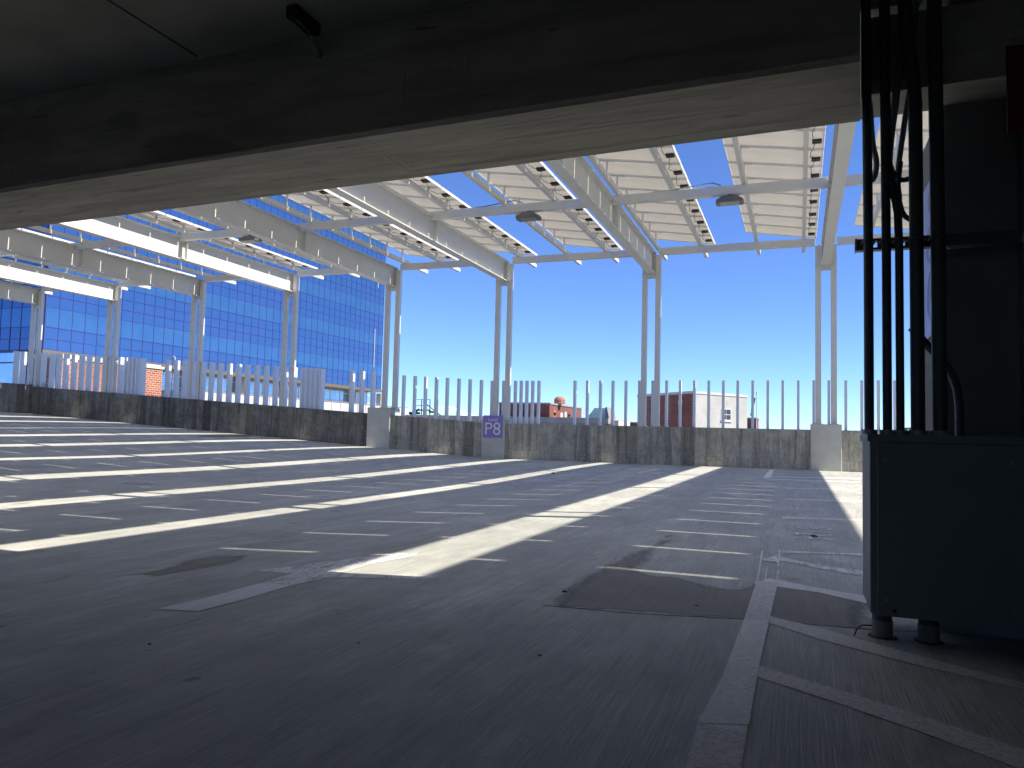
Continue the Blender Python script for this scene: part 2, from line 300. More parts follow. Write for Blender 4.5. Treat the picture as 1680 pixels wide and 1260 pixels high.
M['stone'] = plain("pale_stone", (0.62, 0.60, 0.55), 0.85, var=0.08, scale=1)
M['stucco'] = plain("cream_stucco", (0.50, 0.485, 0.44), 0.9, var=0.12, scale=0.7)
M['greystone'] = plain("grey_cornice_stone", (0.36, 0.33, 0.32), 0.9, var=0.15, scale=0.8)
M['brick'] = brick_material("orange_brick", (0.42, 0.145, 0.075), (0.30, 0.085, 0.045), (0.62, 0.50, 0.40), 1.1)
M['redbrick'] = brick_material("red_brick", (0.26, 0.085, 0.065), (0.20, 0.06, 0.045), (0.30, 0.17, 0.14), 1.3)
M['copper'] = plain("verdigris_copper", (0.50, 0.76, 0.63), 0.8, var=0.18, scale=0.8)
M['wood'] = plain("dark_metal", (0.05, 0.05, 0.05), 0.6)
M['window'] = plain("dark_window_glass", (0.03, 0.035, 0.045), 0.15)
M['skyglass'] = glass_panel_material("sky_blue_glass", (0.28, 0.45, 0.62), (0.42, 0.60, 0.76), 0.1, 0.6)
M['tower_sp'] = glass_panel_material("blue_spandrel_glass", (0.04, 0.135, 0.33), (0.062, 0.135, 0.35), 0.18, 0.45)
M['tower_w'] = glass_panel_material("blue_vision_glass", (0.058, 0.165, 0.335), (0.078, 0.20, 0.375), 0.10, 0.55)
M['crown'] = glass_panel_material("pale_crown_glass", (0.30, 0.52, 0.75), (0.42, 0.62, 0.82), 0.15, 0.5)
M['mull'] = plain("violet_grey_mullion", (0.05, 0.07, 0.24), 0.5)
M['mullw'] = plain("white_mullion", (0.60, 0.66, 0.74), 0.5)
M['soffit'] = plain("brown_fascia", (0.16, 0.13, 0.10), 0.8)
M['tan'] = plain("tan_column_cladding", (0.30, 0.29, 0.27), 0.8)
M['city'] = plain("city_ground", (0.12, 0.13, 0.11), 0.95, var=0.3, scale=0.02)
M['leaf'] = plain("leaf_green", (0.07, 0.10, 0.03), 0.7, var=0.4, scale=2)
M['bark'] = plain("bark", (0.12, 0.09, 0.06), 0.9)
M['pebble'] = plain("dark_pebble", (0.03, 0.03, 0.03), 0.9)
M['flag_r'] = plain("flag_red", (0.50, 0.03, 0.05), 0.8); M['flag_w'] = plain("flag_white", (0.7, 0.7, 0.7), 0.8); M['flag_b'] = plain("flag_blue", (0.04, 0.06, 0.28), 0.8)

# ---------------------------------------------------------------- the deck (a ramp rising to the far end) and its markings
YW = 22.167
def base(X): return 0.0 if X > -9.2 else 0.055*(-9.2-X)
def sm2(a, b, x):
    t = min(1.0, max(0.0, (x-a)/(b-a))); return t*t*(3-2*t)
def dz(X, Y): return base(X) - 0.12*sm2(-1.0, -5.0, X)*sm2(21, 11, Y)
def grid_sheet(x0, x1, y0, y1, step, name, mat, off=0.0):
    nx = int(round((x1-x0)/step)); ny = int(round((y1-y0)/step)); mb = MB()
    for j in range(ny+1):
        for i in range(nx+1):
            X = x0+(x1-x0)*i/nx; Y = y0+(y1-y0)*j/ny; mb.v.append((X, Y, dz(X, Y)+off))
    for j in range(ny):
        for i in range(nx):
            a = j*(nx+1)+i; mb.f.append((a, a+1, a+nx+2, a+nx+1)); mb.m.append(0)
    return mb.build(name, mat, smooth=True)
deck = struct(grid_sheet(-34.0, 8.0, -20.0, 22.4, 0.4, "floor", M['deck']))
def ribbon(A, B, name, mat, off, parent):
    # sheet between two polylines on the deck
    mb = MB(); n = len(A); sub = 6
    rows = []
    for i in range(n-1):
        for k in range(sub + (1 if i == n-2 else 0)):
            t = k/sub; rows.append(((lerp(A[i][0], A[i+1][0], t), lerp(A[i][1], A[i+1][1], t)), (lerp(B[i][0], B[i+1][0], t), lerp(B[i][1], B[i+1][1], t))))
    for r in rows:
        for k in range(3):
            t = k/2; X = lerp(r[0][0], r[1][0], t); Y = lerp(r[0][1], r[1][1], t); mb.v.append((X, Y, dz(X, Y)+off))
    for i in range(len(rows)-1):
        for k in range(2):
            a = i*3+k; mb.f.append((a, a+1, a+4, a+3)); mb.m.append(0)
    return mb.build(name, mat, parent)
for a, b, w in STRIPES:
    w *= 0.68
    dx, dy = b[0]-a[0], b[1]-a[1]; L = math.hypot(dx, dy); ux, uy = -dy/L*w/2, dx/L*w/2
    ribbon([(a[0]+ux, a[1]+uy), (b[0]+ux, b[1]+uy)], [(a[0]-ux, a[1]-uy), (b[0]-ux, b[1]-uy)], "parking_line", M['p_yellow'], 0.0026, deck)
for k, (kind, A, B) in enumerate(PAINT):
    if len(A) != len(B): # resample B onto A
        nb = []
        for i in range(len(A)):
            t = i/(len(A)-1)*(len(B)-1); j = min(int(t), len(B)-2); nb.append((lerp(B[j][0], B[j+1][0], t-j), lerp(B[j][1], B[j+1][1], t-j)))
        B = nb
    ribbon(A, B, "painted_line", M['p_'+kind], 0.0012+0.00016*(len(PAINT)-k), deck)
for J in JOINTS:
    A = [(x, y-0.006) for x, y in J]; B = [(x, y+0.006) for x, y in J]
    ribbon(A, B, "deck_joint", M['joint'] if J[0][0] > -2 else M['inner'], 0.0010, deck)
def damp_mat():
    m = NT("damp_stained_concrete")
    n = m.noise(1.1, 7, 0.7); s = m.noise(1.0, 5, 0.7, vec=m.mapp((30, 1.4, 1))); g = m.noise(170, 3, 0.7)
    c = m.mix(m.ramp(n, 0.35, 0.65), (0.235, 0.225, 0.18), (0.32, 0.305, 0.255))
    c = m.mix(1.0, c, m.grey(m.ramp(s, 0.3, 0.7, 0.85, 1.15)), 'MULTIPLY'); c = m.mix(1.0, c, m.grey(m.ramp(g, 0.3, 0.7, 0.85, 1.15)), 'MULTIPLY')
    m.set(Base_Color=c, Roughness=0.7); m.bump(m.math('ADD', s, g), 0.5, 0.005)
    at = m.n('ShaderNodeAttribute'); at.attribute_name = 'cover'
    nn_ = m.math('MULTIPLY', m.math('SUBTRACT', m.noise(3.0, 9, 0.75, vec=m.mapp((1, 0.6, 1), loc=(3.3, 0.2, 0))), 0.5), 1.3)
    mask = m.ramp(m.math('ADD', at.outputs['Fac'], nn_), 0.30, 0.72, 0.0, 0.92)
    tr = m.n("ShaderNodeBsdfTransparent"); mx = m.n("ShaderNodeMixShader")
    m.l(mask, mx.inputs[0]); m.l(tr.outputs[0], mx.inputs[1]); m.l(m.b.outputs[0], mx.inputs[2]); m.l(mx.outputs[0], m.t.nodes["Material Output"].inputs[0])
    return m.mat
dm = damp_mat()
def seg_d(px, py, a, b):
    dx, dy = b[0]-a[0], b[1]-a[1]; t = max(0, min(1, ((px-a[0])*dx+(py-a[1])*dy)/(dx*dx+dy*dy))); return math.hypot(px-a[0]-t*dx, py-a[1]-t*dy)
def inside(px, py, P):
    c = False
    for k in range(len(P)):
        a, b = P[k], P[k-1]
        if (a[1] > py) != (b[1] > py) and px < (b[0]-a[0])*(py-a[1])/(b[1]-a[1])+a[0]: c = not c
    return c
for pi_, poly in enumerate(DAMP):
    x0 = min(p[0] for p in poly)-0.15; x1 = max(p[0] for p in poly)+0.15; y0 = min(p[1] for p in poly)-0.15; y1 = max(p[1] for p in poly)+0.3
    st = 0.035 if pi_ < 2 else 0.06; nx = int((x1-x0)/st); ny = int((y1-y0)/st); mb = MB(); cov = []
    soft = [k for k in range(len(poly)) if not (pi_ == 0 and (k >= len(poly)-3))]
    for jj in range(ny+1):
        for ii in range(nx+1):
            X = x0+st*ii; Y = y0+st*jj; d = min(seg_d(X, Y, poly[k], poly[(k+1) % len(poly)]) for k in soft)
            ins = inside(X, Y, poly); sd = d if ins else -d
            if pi_ == 0 and not ins and min(seg_d(X, Y, poly[k], poly[(k+1) % len(poly)]) for k in range(len(poly)) if k not in soft) < 0.12 and Y < 3.6: sd = -1
            hole = math.hypot((X+0.42)/0.28, (Y-4.75)/0.55) if pi_ == 0 else 9
            cov.append(sm2(-0.10, 0.22, sd)*(1-0.85*sm2(1.15, 0.6, hole))); mb.v.append((X, Y, dz(X, Y)+0.0016))
    for jj in range(ny):
        for ii in range(nx):
            a = jj*(nx+1)+ii
            if max(cov[a], cov[a+1], cov[a+nx+1], cov[a+nx+2]) > 0.01: mb.f.append((a, a+1, a+nx+2, a+nx+1)); mb.m.append(0)
    o = mb.build("damp_patch", dm, deck); at = o.data.attributes.new("cover", 'FLOAT', 'POINT'); at.data.foreach_set("value", cov)
def text_mesh(txt, size, name, mat, parent, mw, depth=0.0, bold=0.0, sx=1.0, sy=1.0):
    c = bpy.data.curves.new(name, 'FONT'); c.body = txt; c.size = size; c.extrude = depth; c.offset = bold; c.align_x = 'CENTER'; c.align_y = 'CENTER'; c.resolution_u = 3
    o = bpy.data.objects.new(name, c); COL.objects.link(o)
    dg = bpy.context.evaluated_depsgraph_get(); me = bpy.data.meshes.new_from_object(o.evaluated_get(dg)); bpy.data.objects.remove(o)
    me.transform(mw @ Matrix.Diagonal((sx, sy, 1, 1))); me.materials.clear(); me.materials.append(mat)
    return put(name, me, parent)
def floor_text(txt, x, y, hx, wy, rot):
    # hx: glyph height, wy: text length
    z = dz(x, y)+0.0054
    text_mesh(txt, 1.0, "stall_number", M['p_worn'], deck, Matrix.Translation((x, y, z)) @ Matrix.Rotation(rot, 4, 'Z'), sx=wy/2.35, sy=hx/0.72, bold=-0.012)
floor_text("8124", 0.07, 7.2, 0.33, 1.20, -math.pi/2)
floor_text("8123", 0.05, 9.85, 0.32, 1.15, -math.pi/2)
floor_text("8122", 0.02, 12.35, 0.31, 1.1, -math.pi/2)
floor_text("8121", 0.0, 14.7, 0.30, 1.0, -math.pi/2)
floor_text("8106", -9.75, 9.08, 0.42, 1.35, 0.0)
floor_text("8107", -12.4, 9.2, 0.42, 1.3, 0.0)
floor_text("8105", -9.9, 17.05, 0.42, 0.9, 0.0)
# city ground far below, out to the horizon
mb = MB(); mb.quad((-3000, -3000, -26), (3000, -3000, -26), (3000, 3000, -26), (-3000, 3000, -26)); struct(mb.build("ground", M['city']))
# small litter
for i, (x, y, r, lab) in enumerate([(-1.136, 3.817, 0.022, "dark scrap of grit lying on the damp patch edge"), (-0.89, 2.693, 0.012, "tiny pebble on the concrete in front of the deck joint"), (-2.307, 2.292, 0.012, "small dark pebble below the short white line"),
        (-0.474, 3.797, 0.016, "flat dark chip on the damp patch near the wide line"), (0.081, 6.916, 0.05, "black lump lying on the nearest stall number"), (-5.08, 16.05, 0.07, "dark lump on the deck near the parapet foot"), (-1.57, 2.571, 0.008, "tiny speck of grit in the open shade of the deck")]):
    r *= 0.55; mb = MB(); n = 9; z0 = dz(x, y)
    rings = [(0.9, 0.0), (1.0, 0.35), (0.7, 0.75), (0.25, 0.95)]
    for rr, hh in rings:
        for k in range(n):
            a = 2*math.pi*k/n; q = r*rr*random.uniform(0.75, 1.2); mb.v.append((x+q*math.cos(a)*1.3, y+q*math.sin(a), z0+r*hh*random.uniform(0.5, 0.8)))
    for j in range(3):
        for k in range(n): mb.f.append((j*n+k, j*n+(k+1) % n, (j+1)*n+(k+1) % n, (j+1)*n+k)); mb.m.append(0)
    mb.f.append(tuple(3*n+k for k in range(n))); mb.m.append(0)
    tag(mb.build("pebble", M['pebble']), lab, "pebble")

# ---------------------------------------------------------------- parapet wall, pilasters
def wall_top(X): return base(X) + (1.085 if X > -9.4 else 1.095)
def wall_seg(x0, x1, mat, label, capmat=None):
    root = empty("parapet_wall", ((x0+x1)/2, YW+0.15, base((x0+x1)/2)), label, "wall", "parapet walls")
    lx, ly, lz = root.location
    mb = MB(); n = max(1, int((x1-x0)/0.8)); xs = [lerp(x0, x1, i/n) for i in range(n+1)]
    for a, b in zip(xs, xs[1:]):
        prof = lambda X: [(X, YW-0.010, base(X)-0.3), (X, YW-0.010, base(X)+0.275), (X, YW, base(X)+0.285), (X, YW+0.004, wall_top(X)-0.02), (X, YW+0.02, wall_top(X)), (X, YW+0.28, wall_top(X)), (X, YW+0.30, wall_top(X)-0.02), (X, YW+0.30, base(X)-3.0)]
        pa, pb = prof(a), prof(b)
        for i in range(len(pa)-1):
            q = [pa[i], pb[i], pb[i+1], pa[i+1]]; mb.quad(*[(v[0]-lx, v[1]-ly, v[2]-lz) for v in q])
    for X, flip in ((x0, True), (x1, False)):
        p = [(v[0]-lx, v[1]-ly, v[2]-lz) for v in prof(X)]; mb.poly(p if not flip else p[::-1])
    mb.build("wall", mat, root)
    return root
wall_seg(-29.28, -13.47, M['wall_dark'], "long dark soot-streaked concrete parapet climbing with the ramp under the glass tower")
wall_seg(-12.62, -9.37, M['wall'], "short stained parapet between the tall pilaster and the purple P8 sign")
wall_seg(-8.60, 0.18, M['wall'], "level streaky concrete parapet between the P8 sign and the smooth grey pilaster")
wall_seg(0.95, 8.0, M['wall'], "parapet beyond the smooth grey pilaster, running behind the electrical cabinet")
def pilaster(x0, x1, y0, y1, z1, label, mat, z0=-0.5):
    mb = MB(); cx, cy = (x0+x1)/2, (y0+y1)/2; zb = base(cx)
    mb.box(x0-cx, x1-cx, y0-cy, y1-cy, z0, z1-zb)
    o = mb.build("pilaster", mat, bevel=0.015); o.location = (cx, cy, zb); return tag(o, label, "pilaster", "concrete pilasters of the parapet")
pilaster(-13.47, -12.62, YW-0.09, 22.75, 1.52, "tall grey concrete pilaster with a sunlit side, third column base before the sign", M['pilaster'])
pilaster(-9.37, -8.60, YW-0.07, 22.75, 1.21, "narrow grey pilaster that carries the purple P8 sign", M['pilaster'])
pilaster(0.18, 0.95, YW-0.09, 22.75, 1.235, "smooth pale grey pilaster under the pair of canopy legs next to the cabinet", M['pilaster'])
pilaster(-29.62, -28.55, YW+0.31, 22.95, 2.36, 'pale sunlit block closing the far corner behind the parapet', M['cap'])
# return wall at the far corner, coming back along the deck edge
rw = empty("corner_wall", (-29.43, 13, 1.1), "grey streaked return wall at the far upper corner of the deck", "wall")
mb = MB(); mb.box(-0.15, 0.148, -9.0, 9.9, -1.5, 1.135); mb.box(-0.17, 0.165, -9.0, 9.9, 1.137, 1.17, 1); mb.box(0.15, 0.16, -9.0, 9.1, -1.5, 0.28)
mb.build("wall", [M['wall_far'], M['wall_far']], rw)
# level sign
sg = empty("level_sign", (-8.985, YW-0.075, 0.98), "purple square sign lettered Level P8 on the narrow pilaster", "sign")
mb = MB(); w = 0.325; h = 0.345
pts = []
for cx_, cz_, a0 in ((w-0.03, h-0.03, 0), (-w+0.03, h-0.03, 90), (-w+0.03, -h+0.03, 180), (w-0.03, -h+0.03, 270)):
    for k in range(4):
        a = math.radians(a0+k*30); pts.append((cx_+0.03*math.cos(a), cz_+0.03*math.sin(a)))
n = len(pts)
mb.poly([(x, -0.012, z) for x, z in pts]); mb.poly([(x, 0.0, z) for x, z in pts][::-1])
for k in range(n):
    a, b = pts[k], pts[(k+1) % n]; mb.quad((a[0], -0.012, a[1]), (a[0], 0, a[1]), (b[0], 0, b[1]), (b[0], -0.012, b[1]))
mb.build("sign_plate", M['purple'], sg)
R90 = Matrix.Rotation(math.pi/2, 4, 'X')
text_mesh("Level", 0.155, "lettering", M['letter'], sg, Matrix.Translation((0.0, -0.017, 0.215)) @ R90, depth=0.002)
text_mesh("P8", 0.56, "lettering", M['letter'], sg, Matrix.Translation((-0.005, -0.017, -0.085)) @ R90, depth=0.002, bold=-0.004)

# ---------------------------------------------------------------- fence posts on the parapet
FX = [2.24, 1.85, 1.45, 1.06, 0.64, 0.26, -0.13, -0.53, -0.92, -1.32, -1.72, -2.11, -2.51, -2.91, -3.31, -3.7, -4.1, -4.49, -4.89, -5.28, -5.66, -6.06, -6.45, -7.6, -7.8, -7.99, -8.18, -8.37, -8.76, -9.15, -9.52, -9.91, -10.3, -10.71, -11.1, -11.49, -11.88, -12.29, -13.45, -13.88, -14.27, -15.47, -15.66, -15.86, -16.05, -16.25, -16.62, -17.0, -17.4, -17.81, -18.21, -18.63, -19.03, -19.44, -19.86, -20.25, -20.65, -21.08, -21.51, -21.9, -22.31, -23.54, -23.8, -23.97, -24.19, -24.37, -24.68, -25.14, -25.49, -25.92, -26.34, -26.73, -27.15, -27.58, -27.97, -28.35, -28.84, -30.01, -30.41]
mb = MB(); D = 0.15
mb.box(-0.033, 0.033, 0, D, -0.35, 1.335); fin_me = mb.mesh("fence_post", M['fin'])
mb = MB(); mb.box(-0.036, 0.036, -0.03, D+0.04, -0.35, 1.40); fin_me2 = mb.mesh("fence_post_tall", M['fin'])
FRX = [-29.32, -25.15, -20.98, -16.86, -12.77, -8.80, -4.16, 0.57, 5.3]
FRN = ["first", "second", "third", "fourth", "fifth", "sixth", "seventh", "eighth", "ninth"]
cnt = {}
for X in sorted(FX):
    z = wall_top(X)
    o = put("fence_post", fin_me if X > -12.5 else fin_me2, None); o.location = (X, YW+0.12, z)
    bay = sum(1 for f in FRX if X > f); cnt[bay] = cnt.get(bay, 0)+1
    wname = ORD[cnt[bay]-1]
    if bay == 0: lab = "%s grey fence post outside the far corner" % wname
    elif bay >= 8: lab = "slim grey fence post, %s past the pilaster nearest the cabinet" % wname
    else: lab = "%s grey fence post after the %s canopy legs counted from the far corner" % (wname, FRN[bay-1])
    tag(o, lab, "fence post", "pale square posts standing on the parapet")

# ---------------------------------------------------------------- solar canopy: steel frames
SH = -0.005      # the rafters run very slightly off square to the wall
ZR0, ZR1 = 5.55, 6.20
YL = YW+0.14
def leg_mesh(z0, z1):
    mb = MB(); mb.box(-0.075, 0.075, -0.075, 0.075, z0, z1); return mb
for i, fx in enumerate(FRX):
    if fx > 5.5: continue
    desc = ["far corner", "second from the far corner", "third from the far corner", "fourth from the far corner, its rafter web in full sun", "fifth from the far corner, on the tall pilaster", "on the pilaster with the P8 sign", "standing straight on the level parapet", "on the smooth grey pilaster", "hidden behind the conduits at the near end"][i]
    fr = empty("canopy_frame", (fx, YL, wall_top(fx)), "white steel canopy frame, %s" % desc, "canopy frame", "white steel frames of the solar canopy")
    z0 = {4: 1.52, 5: 1.21, 7: 1.235}.get(i, wall_top(fx)) - wall_top(fx)
    zz = wall_top(fx)
    for s in (-1, 1):
        mb = leg_mesh(z0-0.02 if z0 > 0.02 else -0.02, 6.10-zz); mb.build("leg", M['steel'], fr, bevel=0.006).location = (s*0.195, 0, 0)
        mb = MB(); mb.box(-0.11, 0.11, -0.12, 0.12, z0, z0+0.018); mb.build("base_plate", M['steel'], fr).location = (s*0.195, 0, 0)
    mb = MB(); mb.box(-0.28, 0.28, -0.10, 0.10, ZR0-0.018-zz, ZR0-zz-0.002); mb.box(-0.119, 0.119, -0.05, 0.05, ZR0-0.13-zz, ZR0-0.02-zz)
    mb.build("cross_tie", M['steel'], fr)
    # rafter: I section with stiffeners
    mb = MB(); y0, y1 = 0.10, -19.6
    def ibox(xa, xb, za, zb, ya=y0, yb=y1):
        ha, hb = SH*ya, SH*yb
        mb.hexa([(xa+hb, yb, za-zz), (xb+hb, yb, za-zz), (xb+ha, ya, za-zz), (xa+ha, ya, za-zz), (xa+hb, yb, zb-zz), (xb+hb, yb, zb-zz), (xb+ha, ya, zb-zz), (xa+ha, ya, zb-zz)])
    ibox(-0.115, 0.115, ZR0, ZR0+0.022); ibox(-0.115, 0.115, ZR1-0.022, ZR1); ibox(-0.011, 0.011, ZR0+0.022, ZR1-0.022)
    for ys in (0.05, -5.05, -9.5, -14.6):
        ibox(-0.11, 0.11, ZR0+0.022, ZR1-0.022, ys, ys-0.015)
    mb.build("rafter", M['steel'], fr)
    # supports over the garage roof
    for s in (-1, 1):
        mb = leg_mesh(4.0-zz, 6.10-zz); mb.build("leg", M['steel'], fr).location = (s*0.195+SH*-18.9, -18.9, 0)
PY = [YL-0.02, 17.08, 12.65, 7.60]
PN = ["of the parapet line", "of the lamp line", "of the middle line", "of the line nearest the garage"]
for j, py in enumerate(PY):
    for i in range(len(FRX)-1):
        xa = FRX[i]+SH*(py-YL); xb = FRX[i+1]+SH*(py-YL)
        off = 0.275 if j == 0 else 0.014
        mb = MB(); L = (xb-xa)/2-off
        mb.box(-L, L, -0.075, 0.075, -0.20, 0.0)
        o = mb.build("purlin", M['steel'], bevel=0.008); o.location = ((xa+xb)/2, py, 6.30 if j == 0 else 6.295)
        tag(o, "white purlin %s, between %s and %s frames" % (PN[j], FRN[i], FRN[i+1]), "purlin", "white purlins between the canopy frames")

for i in range(len(FRX)-1):
    xa = FRX[i]+SH*(8.12-YL)+0.014; xb = FRX[i+1]+SH*(8.12-YL)-0.014
    mb = MB(); mb.box(-(xb-xa)/2, (xb-xa)/2, -0.045, 0.045, -0.09, 0.0); o = mb.build("brace_tube", M['steel']); o.location = ((xa+xb)/2, 8.12, 6.29)
    tag(o, "thin white brace tube, between %s and %s frames" % (FRN[i], FRN[i+1]), "brace", "thin brace tubes of the canopy")
# ---------------------------------------------------------------- solar panel rows
NM = 20; PITCH = 1.018
Y_END = 23.62
TILT_LO, TILT_HI = 6.50, 6.80     # underside height of the low and high edges
W = 1.91
ang = math.atan2(TILT_HI-TILT_LO, W)
def tilt(x, z):   # local coords in panel plane, x from the low (+X) edge going to -X
    return (-x*math.cos(ang), x*math.sin(ang)+z*1.0)
mb = MB()  # module laminate: one thin slab, backsheet below, frame separate
LW = math.hypot(W, TILT_HI-TILT_LO)
def slab(mb, u0, u1, y0, y1, w0, w1, m=0):
    P = []
    for w in (w0, w1):
        for (u, y) in ((u1, y0), (u0, y0), (u0, y1), (u1, y1)):
            x = -u*math.cos(ang)+w*math.sin(ang); z = u*math.sin(ang)+w*math.cos(ang); P.append((x, y, z))
    mb.hexa(P, m)
hy = PITCH/2-0.013
slab(mb, 0.02, LW-0.02, -hy+0.012, hy-0.012, 0.028, 0.033, 0)
mod_me = mb.mesh("solar_module", [M['back']])
mb = MB()
slab(mb, 0, LW, -hy, -hy+0.012, 0, 0.038); slab(mb, 0, LW, hy-0.012, hy, 0, 0.038); slab(mb, -0.004, 0.014, -hy+0.012, hy-0.012, -0.012, 0.05); slab(mb, LW-0.012, LW, -hy+0.012, hy-0.012, 0, 0.038)
slab(mb, 0.012, LW-0.012, -hy+0.012, -hy+0.036, 0, 0.003); slab(mb, 0.012, LW-0.012, hy-0.036, hy-0.012, 0, 0.003)
frame_me = mb.mesh("module_frame", [M['white_alu']])
mb = MB(); mb.box(-0.085, 0.085, -0.075, 0.075, -0.045, 0.0); jb_me = mb.mesh("junction_box", [M['black']])
mb = MB(); mb.box(-0.018, 0.018, -0.03, 0.03, 0, 0.122)
TT = math.tan(ang)
def plate(mb, z): mb.hexa([(-0.17, -0.035, z+0.17*TT), (0.17, -0.035, z-0.17*TT), (0.17, 0.035, z-0.17*TT), (-0.17, 0.035, z+0.17*TT), (-0.17, -0.035, z+0.17*TT+0.006), (0.17, -0.035, z-0.17*TT+0.006), (0.17, 0.035, z-0.17*TT+0.006), (-0.17, 0.035, z+0.17*TT+0.006)])
plate(mb, 0.123); post_lo = mb.mesh("short_bracket", [M['alu']])
mb = MB(); mb.box(-0.018, 0.018, -0.025, 0.025, 0, 0.318); plate(mb, 0.319); post_hi = mb.mesh("tall_bracket", [M['alu']])
ROWN = 14
for k in range(-2, 12):
    xr = -2.78*k + (0.10 if k < 0 else 0.0)
    yc = Y_END
    nm = {-2: "nearest the open end of the canopy", -1: "mostly behind the conduits"}.get(k, "%s counted toward the tower" % ORD[k])
    row = empty("solar_panel_row", (xr, yc, 6.30), "row of pale-backed solar modules, %s" % nm, "solar panels", "rows of solar modules on the canopy")
    sh = Matrix(((1, SH, 0, 0), (0, 1, 0, 0), (0, 0, 1, 0), (0, 0, 0, 1)))
    for (rx, tip) in ((0.0, 0.26), (-1.24, 0.26)):
        mb = MB(); y1 = -20.6; a = rx
        mb.hexa([(a-0.045+SH*y1, y1, 0), (a+0.045+SH*y1, y1, 0), (a+0.045, tip, 0), (a-0.045, tip, 0), (a-0.045+SH*y1, y1, 0.115), (a+0.045+SH*y1, y1, 0.115), (a+0.045, tip, 0.115), (a-0.045, tip, 0.115)])
        mb.build("rail", M['steel'], row)
    for i in range(NM):
        yy = -0.53-PITCH*(i+0.5); xx = SH*yy
        m1 = put("solar_module", mod_me, row); m1.location = (0.33+xx, yy, TILT_LO-6.30)
        m2 = put("module_frame", frame_me, m1)
        if i < 13:
            j1 = put("junction_box", jb_me, row); j1.location = (0.33+xx-0.13, yy+random.uniform(-.05, .05), TILT_LO-6.30+0.035)
        yb = yy-PITCH/2
        b1 = put("bracket", post_lo, row); b1.location = (xx, yb, 0.115)
        b2 = put("bracket", post_hi, row); b2.location = (-1.24+xx, yb, 0.115)
    # loose module leads
    mb = MB()
    for i in range(13):
        yy = -0.53-PITCH*(i+0.5); xx = SH*yy; pts = []
        for t in range(9):
            s = t/8; pts.append((0.33+xx-0.13-0.10*math.sin(s*math.pi)*random.uniform(0.6, 1.2), yy-PITCH*s, TILT_LO-6.30+0.02-0.09*math.sin(s*math.pi)*random.uniform(0.7, 1.3)))
        mb.tube(pts, 0.006, 5, caps=False)
    mb.build("cable", M['cable'], row)

# ---------------------------------------------------------------- flood lights under the lamp purlin
for (lx, lab) in ((-14.3, "dark flood lamp under the purlin, farthest from the cabinet, by the sunlit rafter"), (-6.14, "dark flood lamp under the purlin over the P8 sign bay, three lens strips"), (-1.5, "dark flood lamp under the purlin over the level parapet, next to the open sky gap")):
    fl = empty("flood_lamp", (lx, 17.02, 6.095), lab, "flood lamp", "flood lamps under the canopy")
    mb = MB()
    lo = [(-0.27, -0.17), (0.27, -0.17), (0.30, 0.0), (0.27, 0.17), (-0.27, 0.17), (-0.30, 0.0)]; hi = [(x*0.55, y*0.6) for x, y in lo]
    n = 6; P0 = [(x, y, -0.20) for x, y in lo]; P1 = [(x, y, -0.14) for x, y in lo]; P2 = [(x, y, -0.05) for x, y in hi]
    mb.poly(P0[::-1]); mb.poly(P2)
    for a, b in ((P0, P1), (P1, P2)):
        for q in range(n): mb.quad(a[q], a[(q+1) % n], b[(q+1) % n], b[q])
    mb.tube([(0, 0, -0.05), (0, 0, 0.0)], 0.05, 10)
    mb.build("housing", M['lamp'], fl)
    for yy in (-0.10, 0.0, 0.10):
        mb = MB(); mb.box(-0.20, 0.20, yy-0.025, yy+0.025, -0.207, -0.201); mb.build("lens", M['lens'], fl)
    mb = MB(); pts = [(0.02, 0.02, 0.0), (0.10, 0.07, 0.06)] + [(0.15+0.10*t, 0.085, 0.10+0.22*math.sin(min(1, t/3)*math.pi/2)) for t in range(7)] + [(1.6, 0.09, 0.22)]
    pts = [(0.0, 0.06, -0.05), (0.08, 0.085, 0.06), (0.22, 0.10, 0.26), (0.40, 0.10, 0.33), (0.7, 0.10, 0.30), (1.2, 0.09, 0.24), (1.9, 0.085, 0.215)]
    pts = [(-x, y, z) for x, y, z in pts]
    mb.tube(pts, 0.014, 8); mb.build("feed_conduit", M['galv'], fl, smooth=True)

# ---------------------------------------------------------------- garage: beam, ceiling, upper fascia, added unseen walls behind
ZB = [(-40, 3.9), (-14, 2.35), (-8, 2.09), (-5.3, 2.13), (0.24, 2.24), (3, 2.295), (9, 2.41)]
def zb(X): return interp(ZB, X)
def long_piece(name, prof, mat, parent=None, x0=-33.0, x1=8.0, loc=(0, 0, 0)):
    # prof(X) -> closed list of (y, z); extruded along X, outward faces
    mb = MB(); xs = [x0+(x1-x0)*i/28 for i in range(29)]
    for a, b in zip(xs, xs[1:]):
        pa, pb = prof(a), prof(b); n = len(pa)
        for i in range(n):
            j = (i+1) % n
            q = [(a, *pa[i]), (b, *pb[i]), (b, *pb[j]), (a, *pa[j])]; mb.quad(*[(v[0]-loc[0], v[1]-loc[1], v[2]-loc[2]) for v in q])
    for X, rev in ((x0, True), (x1, False)):
        p = [(X-loc[0], y-loc[1], z-loc[2]) for y, z in prof(X)]; mb.poly(p[::-1] if rev else p)
    return mb.build(name, mat, parent)
bm_ = empty("concrete_beam", (-4, 3.4, 2.2), "deep concrete edge beam crossing the opening above the deck, pale board-marked underside", "beam")
bb_ = long_piece("beam_body", lambda X: [(3.09, zb(X)+0.02), (3.11, zb(X)), (3.705, zb(X)), (3.72, zb(X)+0.015), (3.72, zb(X)+1.0), (3.09, zb(X)+1.0)], M['beam'], bm_, x1=0.20, loc=(-4, 3.4, 2.2))
for v in bb_.data.vertices:
    if v.co.x > 4.19: v.co.x += (v.co.y+3.4-3.09)*0.0635
